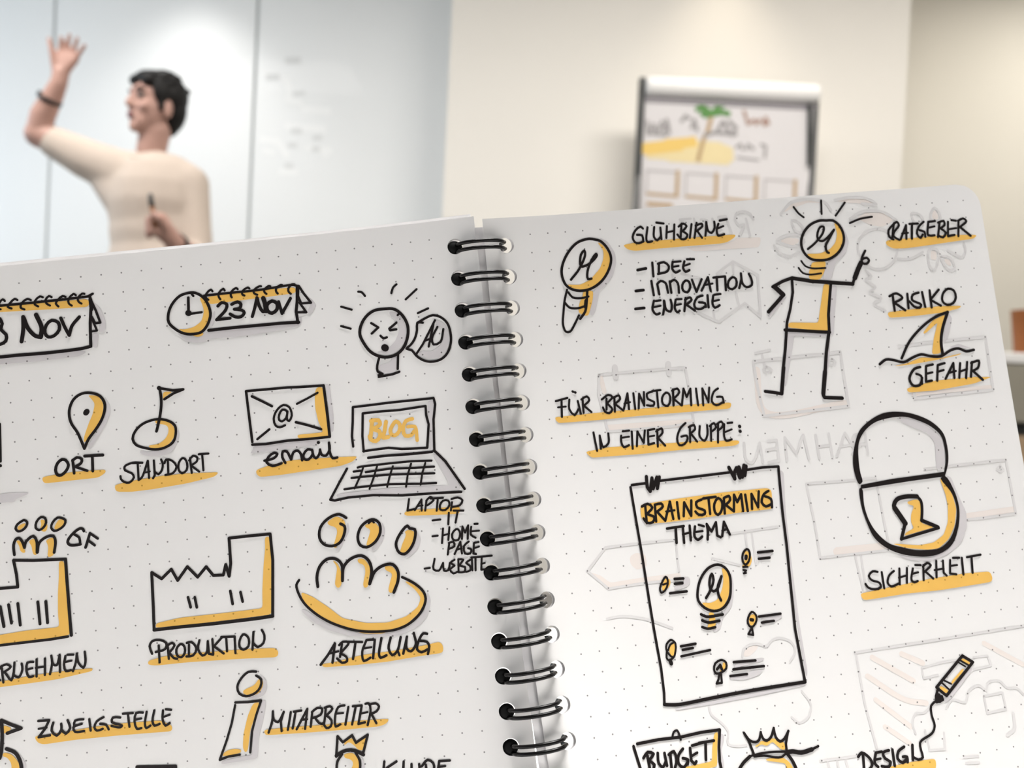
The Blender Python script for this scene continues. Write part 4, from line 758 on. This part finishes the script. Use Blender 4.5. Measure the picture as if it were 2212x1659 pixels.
('show_through_sketch', 'faint palm and flowers showing through', 'R', 'q:1475,-11 1537,-59 1635,-71 1724,-50 1633,-57 1549,-34;q:1802,-54 1891,-62 1993,-50 2045,-17 1964,-28 1887,-38;q:1439,144 1486,131 1554,144 1546,167 1499,182 1451,164;q:1915,56 1971,26 2084,34 2145,83 2072,116 2001,101;b64:1464,-7 1533,-64 1636,-76 1735,-54 1769,-3;b65:1798,-59 1892,-67 1994,-55 2051,-17 1964,-28;h59:1524,36 1567,54 1590,108 1545,105 1525,65;h58:1418,147 1482,119 1557,125 1582,165 1519,184 1442,158;b58:1400,169 1420,209 1481,238 1544,219;h60:2039,124 1953,141 1903,200 1907,278 1959,340 2034,356 2108,313 2141,238 2112,158;b59:1926,356 1956,392 1918,408 1972,456 1932,481 1998,521 1947,550 2012,594;b60:1874,53 1956,20 2085,30 2161,84;h61:2377,66 2410,29 2432,55 2434,105 2376,100;h61:2262,52 2309,61 2328,102 2270,102;h61:2338,269 2389,278 2378,346 2344,391 2323,356;h61:2404,318 2461,328 2476,393 2448,400 2417,368;b61:2560,248 2563,293 2535,329 2452,283;b60:2132,306 2210,312 2294,280;q:2346,274 2382,282 2373,335 2337,327;q:2416,329 2457,338 2461,377 2432,365;q:2387,67 2408,39 2425,65 2425,99 2388,96'),
('show_through_sketch', 'faint hanging calendar showing through', 'R', 'p115:312,803 323,884;p173:325,1081 786,1098;B58:305,791 540,791 797,799 806,960 804,1097 677,1106 317,1097 289,897 305,791;B145:398,758 398,812;B146:702,769 701,821'),
('show_through_sketch', 'faint pinned frame showing through behind the legs', 'R', 'p166:1203,851 1217,1083 1690,1086;B71:1190,803 1411,801 1705,801 1706,956 1708,1101 1464,1104 1209,1105 1194,942 1189,808;B57:1206,758 1296,748;B57:1245,762 1253,842;h52:1263,838 1239,854 1258,870 1289,859;h53:1650,834 1627,850 1644,871 1667,854'),
('show_through_sketch', 'faint box showing through under GEFAHR', 'R', 'p92:2102,1078 2588,1084;p80:2103,968 2112,1090;B69:2058,803 2283,796 2602,799 2597,1102 2110,1101 2107,979'),
('show_through_sketch', 'faint mirrored word RAHMEN showing through', 'R', 'b64:1071,1238 1071,1329 1097,1349 1132,1313 1161,1248;B64:1161,1248 1163,1351;B64:1210,1243 1259,1241 1257,1354 1194,1357;B65:1192,1291 1252,1285;B65:1302,1359 1308,1233 1361,1327 1417,1232 1430,1365;B65:1489,1240 1490,1367;B65:1566,1240 1566,1368;B65:1490,1303 1566,1302;B66:1594,1366 1661,1246 1710,1366;B53:1621,1318 1696,1313;B66:1778,1258 1777,1373;b66:1777,1263 1713,1264 1699,1301 1772,1322;B66:1744,1324 1682,1368'),
('show_through_sketch', 'faint screwed plate showing through beside the padlock', 'R', 'p146:2305,1779 2592,1777;B63:2097,1495 2257,1495 2600,1502 2603,1643 2602,1802 2399,1800 2301,1797;h54:2557,1535 2534,1546 2552,1562 2575,1551'),
('show_through_sketch', 'faint frame showing through left of the padlock', 'R', 'p210:1504,1873 1789,1882;B56:1391,1495 1571,1502 1799,1510 1804,1698 1809,1857;B56:1391,1495 1403,1704 1402,1892 1800,1901;B51:1602,1899 1614,2087;B51:1636,1903 1633,2090'),
('show_through_sketch', 'faint signpost showing through behind the poster', 'R', 'q:105,1806 166,1830 215,1875 383,1871 608,1873 602,1907 378,1900 210,1904;q:341,1758 376,1741 430,1756 429,1817 371,1831 339,1797;B58:589,1701 402,1696 215,1695 101,1801 201,1903 378,1900 602,1907;B49:607,1708 600,1864;B50:923,1706 1188,1702;B50:999,1710 999,1790;B50:1036,1715 1035,1882;B50:794,1822 941,1875;b57:167,2050 251,2049 384,2083 513,2143'),
('show_through_sketch', 'faint cloud showing through below the poster', 'R', 'q:873,2337 889,2305 935,2288 972,2295 948,2318 906,2341;b49:868,2340 885,2300 936,2282 982,2290 1012,2305 1051,2276 1109,2275 1160,2308 1165,2352 1127,2397;b48:1080,2668 1115,2702 1172,2681 1199,2623 1162,2550;b47:640,2541 645,2591 691,2638 719,2683 707,2742 758,2762 805,2765'),
('show_through_sketch', 'faint striped picture frame showing through at lower right', 'R', 'p128:1593,2440 1802,2591;p127:1546,2530 1733,2677 1850,2712;p113:1566,2653 1735,2814;p112:1589,2792 1709,2893;p129:1765,2446 1876,2510;p118:2257,2460 2460,2600;B59:1501,2403 1698,2403 1999,2404 2299,2403 2518,2402;B56:1505,2403 1501,2667 1519,2887;B45:1864,2533 1964,2523 2085,2522;B46:2177,2523 2263,2526 2271,2579 2162,2585;B45:1864,2533 1865,2588 1951,2582;b50:1754,2852 1746,2798 1777,2755 1825,2757 1874,2728;b52:1959,2753 2003,2717 2075,2740 2108,2690 2177,2670 2213,2700 2229,2665 2301,2663 2340,2706 2395,2714 2428,2755;B52:2192,2727 2306,2725 2306,2810 2191,2814 2192,2727;B50:1811,2843 1814,2944 1903,2952 1916,2871;b77:2341,2839 2328,2915 2280,2938;B57:2000,3007 2083,3014;B56:2006,3038 2081,3046'),
('show_through_sketch', 'faint mirrored letters showing through at the lower edge', 'R', 'B55:1192,2900 1392,2908;B55:1232,2900 1234,2952;B55:1284,2905 1285,2960;B55:1331,2910 1337,2968'),
]


# ------------------------------------------------------------------ the sheets of the notebook
# each sheet is a gently curled A5 page; PAGE_L / PAGE_R give its shape in millimetres over the 5 mm dot grid (u across, v down)
PW = np.array(PAGE_POWERS)
SHEET = {'L': (np.array(PAGE_L), (-2, 21.5, -.5, 26.5)), 'R': (np.array(PAGE_R), (-.5, 26.5, -.5, 30.5))}
CAMM = np.array([list(RIGHT), list(-UP), list(FWD)])     # page shapes are stored relative to the reader's eye


def _poly(cf, u, v, du=0, dv=0):
    u, v = (u - 12) / 14, (v - 13) / 14
    cols = []
    for i, j in PW:
        a = (i * u ** max(i - 1, 0) / 14 if i else 0 * u) if du else u ** i
        c = (j * v ** max(j - 1, 0) / 14 if j else 0 * v) if dv else v ** j
        cols.append(a * c)
    return np.stack(cols, 1) @ cf


def sheet(pg, uv):
    """points and normals of a sheet, in metres"""
    cf, (a, b_, c, d) = SHEET[pg]
    uv = np.asarray(uv, float).reshape(-1, 2)
    q = np.c_[np.clip(uv[:, 0], a, b_), np.clip(uv[:, 1], c, d)]
    e = uv - q
    Su, Sv = _poly(cf, q[:, 0], q[:, 1], du=1), _poly(cf, q[:, 0], q[:, 1], dv=1)
    X = _poly(cf, q[:, 0], q[:, 1]) + e[:, :1] * Su + e[:, 1:] * Sv
    P3 = X @ CAMM / 1000 + np.array(CPOS)
    N = np.cross(Sv @ CAMM, Su @ CAMM)
    N /= np.linalg.norm(N, axis=1)[:, None]
    return P3, N


UL, UR = 22.34, -1.38                    # hole columns
HV = 0.515 + 1.692 * np.arange(24)       # hole rows (3:1 pitch)
HR = .415                                # hole radius in cells (2.1 mm)


def sheet_mesh(name, pg, u0, u1, v0, v1, m, parent, back=0., thick=.0, uc=None, label=None, rad=1.4, hr=HR):
    uc = uc if uc is not None else (UL if pg == 'L' else UR)
    A, B_ = .95, .846
    V, F, key = [], [], {}

    def vid(u, v):
        k = (round(u, 4), round(v, 4))
        if k not in key:
            key[k] = len(V)
            V.append(k)
        return key[k]
    rows = []
    t0, t1 = HV[0] - B_, HV[-1] + B_
    rows += list(np.arange(v0, t0 - .06, .11)) if v0 < t0 - .06 else []
    for n in range(24):
        rows += list(t0 + (np.arange(8) + 8 * n) * .2115)
    rows += [t1]
    rows += list(np.arange(t1 + .11, v1, .11)) + [v1]
    rows = [r for r in rows if r >= v0 - 1e-6]
    if abs(rows[0] - v0) > 1e-4:
        rows = [v0] + rows
    rows = np.round(np.array(rows), 4)
    lo = np.linspace(u0, uc - A, max(2, int(abs(uc - A - u0) / .9) + 2)) if uc - A > u0 + .01 else np.array([uc - A])
    hi = np.linspace(uc + A, u1, max(2, int(abs(u1 - uc - A) / .9) + 2)) if u1 > uc + A + .01 else np.array([uc + A])
    mid = np.linspace(uc - A, uc + A, 9)

    def grid(us, vs):
        for i in range(len(us) - 1):
            for j in range(len(vs) - 1):
                F.append((vid(us[i], vs[j]), vid(us[i], vs[j + 1]), vid(us[i + 1], vs[j + 1]), vid(us[i + 1], vs[j])))
    if len(lo) > 1:
        grid(lo, rows)
    if len(hi) > 1:
        grid(hi, rows)
    grid(mid, rows[rows <= t0 + 1e-3])
    grid(mid, rows[rows >= t1 - 1e-3])
    for n in range(24):
        vs = np.round(t0 + (np.arange(9) + 8 * n) * .2115, 4)
        per = [(mid[i], vs[0]) for i in range(8)] + [(mid[8], vs[j]) for j in range(8)] + [(mid[8 - i], vs[8]) for i in range(8)] + [(mid[0], vs[8 - j]) for j in range(8)]
        o, c, k = [], [], []
        for (x, y) in per:
            an = math.atan2((y - HV[n]) / B_, (x - uc) / A)
            cx_, cy_ = uc + hr * math.cos(an), HV[n] + hr * math.sin(an)
            o.append(vid(x, round(y, 4)))
            k.append(vid((x + cx_) / 2, (y + cy_) / 2))
            c.append(vid(cx_, cy_))
        for i in range(32):
            j = (i + 1) % 32
            F.append((o[j], o[i], k[i], k[j]))
            F.append((k[j], k[i], c[i], c[j]))
    uv = np.array(V)
    # rounded outer corners
    side_out = u1 if pg == 'R' else u0
    for i in range(len(uv)):
        for ve, sg in ((v0, 1), (v1, -1)):
            dv = (uv[i, 1] - ve) * sg
            if dv < rad:
                cut = rad - math.sqrt(max(0, rad * rad - (rad - dv) ** 2))
                if pg == 'R' and uv[i, 0] > u1 - 6:
                    uv[i, 0] = (u1 - 6) + (uv[i, 0] - (u1 - 6)) * (6 - cut) / 6
                elif pg == 'L' and uv[i, 0] < u0 + 6:
                    uv[i, 0] = (u0 + 6) - ((u0 + 6) - uv[i, 0]) * (6 - cut) / 6
    P3, N = sheet(pg, uv)
    front = P3 - N * back
    rear = front - N * thick
    nv = len(uv)
    cnt = {}
    for f in F:
        for i in range(len(f)):
            e = (f[i], f[(i + 1) % len(f)])
            cnt[e] = 1
    verts = np.vstack([front, rear])
    faces = list(F) + [tuple(i + nv for i in reversed(f)) for f in F]
    rv, ruv, rf = [], [], []
    for (x, y) in cnt:
        if (y, x) not in cnt:               # cut edge of the paper
            k = 2 * nv + len(rv)
            rv += [front[x], front[y], rear[y], rear[x]]
            ruv += [uv[x], uv[y], uv[y], uv[x]]
            rf.append((k, k + 3, k + 2, k + 1))
    verts = np.vstack([verts, np.array(rv)])
    return mesh_obj(name, verts, faces + rf, m, parent, uvs=np.vstack([uv, uv, np.array(ruv)]), smooth=True, label=label)


WID = 29.65
allc = np.vstack([sheet('L', [(23.5 - WID, 41.03), (23.5, 41.03)])[0], sheet('R', [(-2.58, 41.03), (-2.58 + WID, 41.03)])[0]])
ZT = allc[:, 2].min() - .0008
nb_base = Vector((float(allc[:, 0].mean()), float(allc[:, 1].mean()), float(ZT)))
note = thing('notebook', 'open spiral notebook with dotted pages full of black and orange sketches', 'notebook', nb_base)
PL = sheet_mesh('left_page', 'L', 23.5 - WID, 23.5, -.97, 41.03, PAPER_L, note, 0, .0001, label='left dotted page with business sketches')
PR = sheet_mesh('right_page', 'R', -2.58, -2.58 + WID, -.97, 41.03, PAPER_R, note, 0, .0001, label='right dotted page with light bulb and padlock sketches')
sheet_mesh('page_stack', 'L', 23.42 - WID, 23.44, -.97, 41.0, PAPER_BLANK, note, .00025, .0026, hr=.43, label='stack of turned pages behind the left page')
sheet_mesh('cover', 'L', 23.1 - WID, 23.05, -1.27, 41.2, COVER, note, .0031, .0008, hr=.46, label='thin pale cover edge above the left page')
sheet_mesh('under_page', 'R', -3.02, -3.02 + WID - .1, -.55, 41.0, PAPER_BLANK, note, .0007, .0001, uc=UR - .10, hr=.43, label='next sheet showing in the gap beside the rings')

# ------------------------------------------------------------------ wire rings
LHp, LHn = sheet('L', [(UL, v) for v in HV])
RHp, RHn = sheet('R', [(UR, v) for v in HV])
LHd = sheet('L', [(UL, v + .1) for v in HV])[0]
for n in range(24):
    A = Vector(LHp[n])
    Bq = Vector(RHp[n])
    dn = (Vector(LHd[n]) - A).normalized()
    nn = (Vector(LHn[n]) + Vector(RHn[n])).normalized()
    ac = (Bq - A).normalized()
    mb = MB()
    for k in (-1, 1):
        a0 = A + dn * (.0006 + .00088 * k) + ac * .0004
        b0 = Bq + dn * (.0000 + .00088 * k) - ac * .0008
        ctr = (a0 + b0) / 2
        hv = (b0 - a0) / 2
        pts = []
        for i in range(33):
            t = math.radians(212 - 264 * i / 32)
            lift = math.sin(t)
            pts.append(ctr + hv * math.cos(t) * (1 + (.06 if lift < 0 else 0)) + nn * .0042 * lift)
        mb.tube(pts, .00050, 10)
    mb.build('wire_ring', WIRE, note, True)
    # black plug stands in for bunched wires and dark shade inside the punched hole
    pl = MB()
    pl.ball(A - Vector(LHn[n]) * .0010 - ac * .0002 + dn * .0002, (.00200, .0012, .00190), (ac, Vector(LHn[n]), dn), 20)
    pl.build('hole_plug', WIRE_IN, note, True)


# ------------------------------------------------------------------ sketches and handwriting on the pages
def cr(pts, closed=False, step=.7):
    """rounded hand-drawn curve through points (mm)"""
    P_ = [np.array(p, float) for p in pts]
    P_ = [p for i, p in enumerate(P_) if i == 0 or np.linalg.norm(p - P_[i - 1]) > 1e-3]
    n = len(P_)
    if n < 3:
        return straight(P_, step)
    if closed:
        E_ = [P_[-1]] + P_ + [P_[0], P_[1]]
    else:
        E_ = [2 * P_[0] - P_[1]] + P_ + [2 * P_[-1] - P_[-2]]
    out = []
    for i in range(1, len(E_) - 2):
        a, b1, c1, d1 = E_[i - 1:i + 3]
        t0 = 0.
        t1 = t0 + max(np.linalg.norm(b1 - a), 1e-4) ** .5
        t2 = t1 + max(np.linalg.norm(c1 - b1), 1e-4) ** .5
        t3 = t2 + max(np.linalg.norm(d1 - c1), 1e-4) ** .5
        k = max(2, int(np.linalg.norm(c1 - b1) / step))
        for s in range(k):
            t = t1 + (t2 - t1) * s / k
            a1 = (t1 - t) / (t1 - t0) * a + (t - t0) / (t1 - t0) * b1
            a2 = (t2 - t) / (t2 - t1) * b1 + (t - t1) / (t2 - t1) * c1
            a3 = (t3 - t) / (t3 - t2) * c1 + (t - t2) / (t3 - t2) * d1
            q1 = (t2 - t) / (t2 - t0) * a1 + (t - t0) / (t2 - t0) * a2
            q2 = (t3 - t) / (t3 - t1) * a2 + (t - t1) / (t3 - t1) * a3
            out.append((t2 - t) / (t2 - t1) * q1 + (t - t1) / (t2 - t1) * q2)
    out.append(P_[0] if closed else P_[-1])
    return out


def straight(P_, step=2.):
    P_ = [np.array(p, float) for p in P_]
    out = []
    for a, b1 in zip(P_, P_[1:]):
        k = max(1, int(np.linalg.norm(b1 - a) / step))
        out += [a + (b1 - a) * s / k for s in range(k)]
    out.append(P_[-1])
    return out


def ribbon(pts, w, corners, V, F):
    """stroke of a round nib, width w mm"""
    P_ = np.array(pts)
    n = len(P_)
    hw = w / 2
    if n >= 2:
        for i in range(n - 1):
            d = P_[i + 1] - P_[i]
            L = np.linalg.norm(d)
            if L < 1e-6:
                continue
            nn = np.array((-d[1], d[0])) / L * hw
            k = len(V)
            V += [P_[i] + nn, P_[i] - nn, P_[i + 1] - nn, P_[i + 1] + nn]
            F.append((k, k + 1, k + 2, k + 3))
            corners = corners if corners is not None else None
    idx = range(n) if corners is None else [0, n - 1]
    pts_c = [P_[i] for i in idx] if corners is None else [np.array(c) for c in corners]
    for c in pts_c:
        k = len(V)
        V += [c + hw * np.array((math.cos(a), math.sin(a))) for a in np.linspace(0, 2 * math.pi, 13)[:-1]]
        F.append(tuple(range(k + 11, k - 1, -1)))


def inside(poly, x, y):
    c = False
    j = len(poly) - 1
    for i in range(len(poly)):
        xi, yi = poly[i]
        xj, yj = poly[j]
        if (yi > y) != (yj > y) and x < (xj - xi) * (y - yi) / (yj - yi + 1e-12) + xi:
            c = not c
        j = i
    return c


def fill(poly, V, F, g=2.5):
    poly = [tuple(p) for p in poly]
    P_ = [Vector(p) for p in straight(poly + [poly[0]], 2.5)[:-1]]
    n0 = len(P_)
    xs, ys = [p[0] for p in poly], [p[1] for p in poly]
    pts = list(P_)
    x = min(xs) + g / 2
    while x < max(xs):
        y = min(ys) + g / 2
        while y < max(ys):
            if inside(poly, x, y):
                pts.append(Vector((x, y)))
            y += g
        x += g
    r = delaunay_2d_cdt(pts, [], [list(range(n0))], 1, 1e-5)
    k = len(V)
    V += [np.array(p) for p in r[0]]
    for f in r[2]:
        a, b1, c1 = (np.array(r[0][i]) for i in f[:3])
        cr_ = (b1[0] - a[0]) * (c1[1] - a[1]) - (b1[1] - a[1]) * (c1[0] - a[0])
        f = tuple(f) if cr_ < 0 else tuple(reversed(f))
        F.append(tuple(i + k for i in f))


def soften(poly):
    """felt-tip edge: the corners of a marker patch are slightly round"""
    for _ in range(2):
        out = []
        n = len(poly)
        for i in range(n):
            a, b1 = np.array(poly[i]), np.array(poly[(i + 1) % n])
            L = max(np.linalg.norm(b1 - a), 1e-6)
            t = min(.25, .45 / L)
            out += [tuple(a + (b1 - a) * t), tuple(b1 + (a - b1) * t)]
        poly = out
    return poly


LAYER = {'q': (0, PEACH), 'p': (0, PEACH), 'P': (0, PEACH), 'b': (1, GHOST), 'B': (1, GHOST), 'h': (1, GHOST), 'g': (2, GREY), 'O': (3, ORANGE), 'o': (3, ORANGE),
         'k': (4, INK), 'K': (4, INK), 'c': (4, INK), 'f': (4, INK), 'F': (4, INK)}
for name, label, pg, data in SKETCHES:
    V, F, MI, H, mats = [], [], [], [], []
    for el in data.split(';'):
        hdr, body = el.split(':')
        kind, w = hdr[0], (int(hdr[1:]) / 100 * 1.12 if len(hdr) > 1 else 0)
        P_ = [tuple(int(c) / 20 for c in p.split(',')) for p in body.split()]
        nv, nf = len(V), len(F)
        if kind in 'OgqfF':
            fill(cr(P_, True, .8)[:-1] if kind == 'f' else P_ if kind == 'F' else soften(P_), V, F)
        elif kind in 'KBP':
            ribbon(straight(P_, 2.), w, P_, V, F)
        elif kind in 'ch':
            ribbon(cr(P_, True), w, None, V, F)
        else:
            ribbon(cr(P_), w, None, V, F)
        lay, mm = LAYER[kind]
        nq = np.arange(len(V) - nv) if kind not in 'OgqfF' else np.zeros(len(V) - nv)
        if mm not in mats:
            mats.append(mm)
        MI += [mats.index(mm)] * (len(F) - nf)
        H += list(.00002 + .00003 * lay + 1.5e-6 * (np.cumsum(nq > -1) // 4 % 12) * (nq > 0))
    uv = np.array(V) / 5.0
    P3, N = sheet(pg, uv)
    mesh_obj(name, P3 + N * np.array(H)[:, None], F, mats, PL if pg == 'L' else PR, midx=MI, uvs=uv, label=label)

# ------------------------------------------------------------------ added table: carries the notebook and bounces light onto its pages
TZ = ZT
table = thing('table', 'added unseen white table under the notebook, bouncing light onto its pages', 'table', (0.1, .15, 0))
MB().box((-.75, -.22, TZ - .025), (.95, .62, TZ), .003).build('tabletop', TABLE, table)
for x in (-.68, .88):
    for y in (-.15, .55):
        MB().tube([(x, y, TZ - .025), (x, y, 0)], .02, 16).build('leg', STEEL, table)
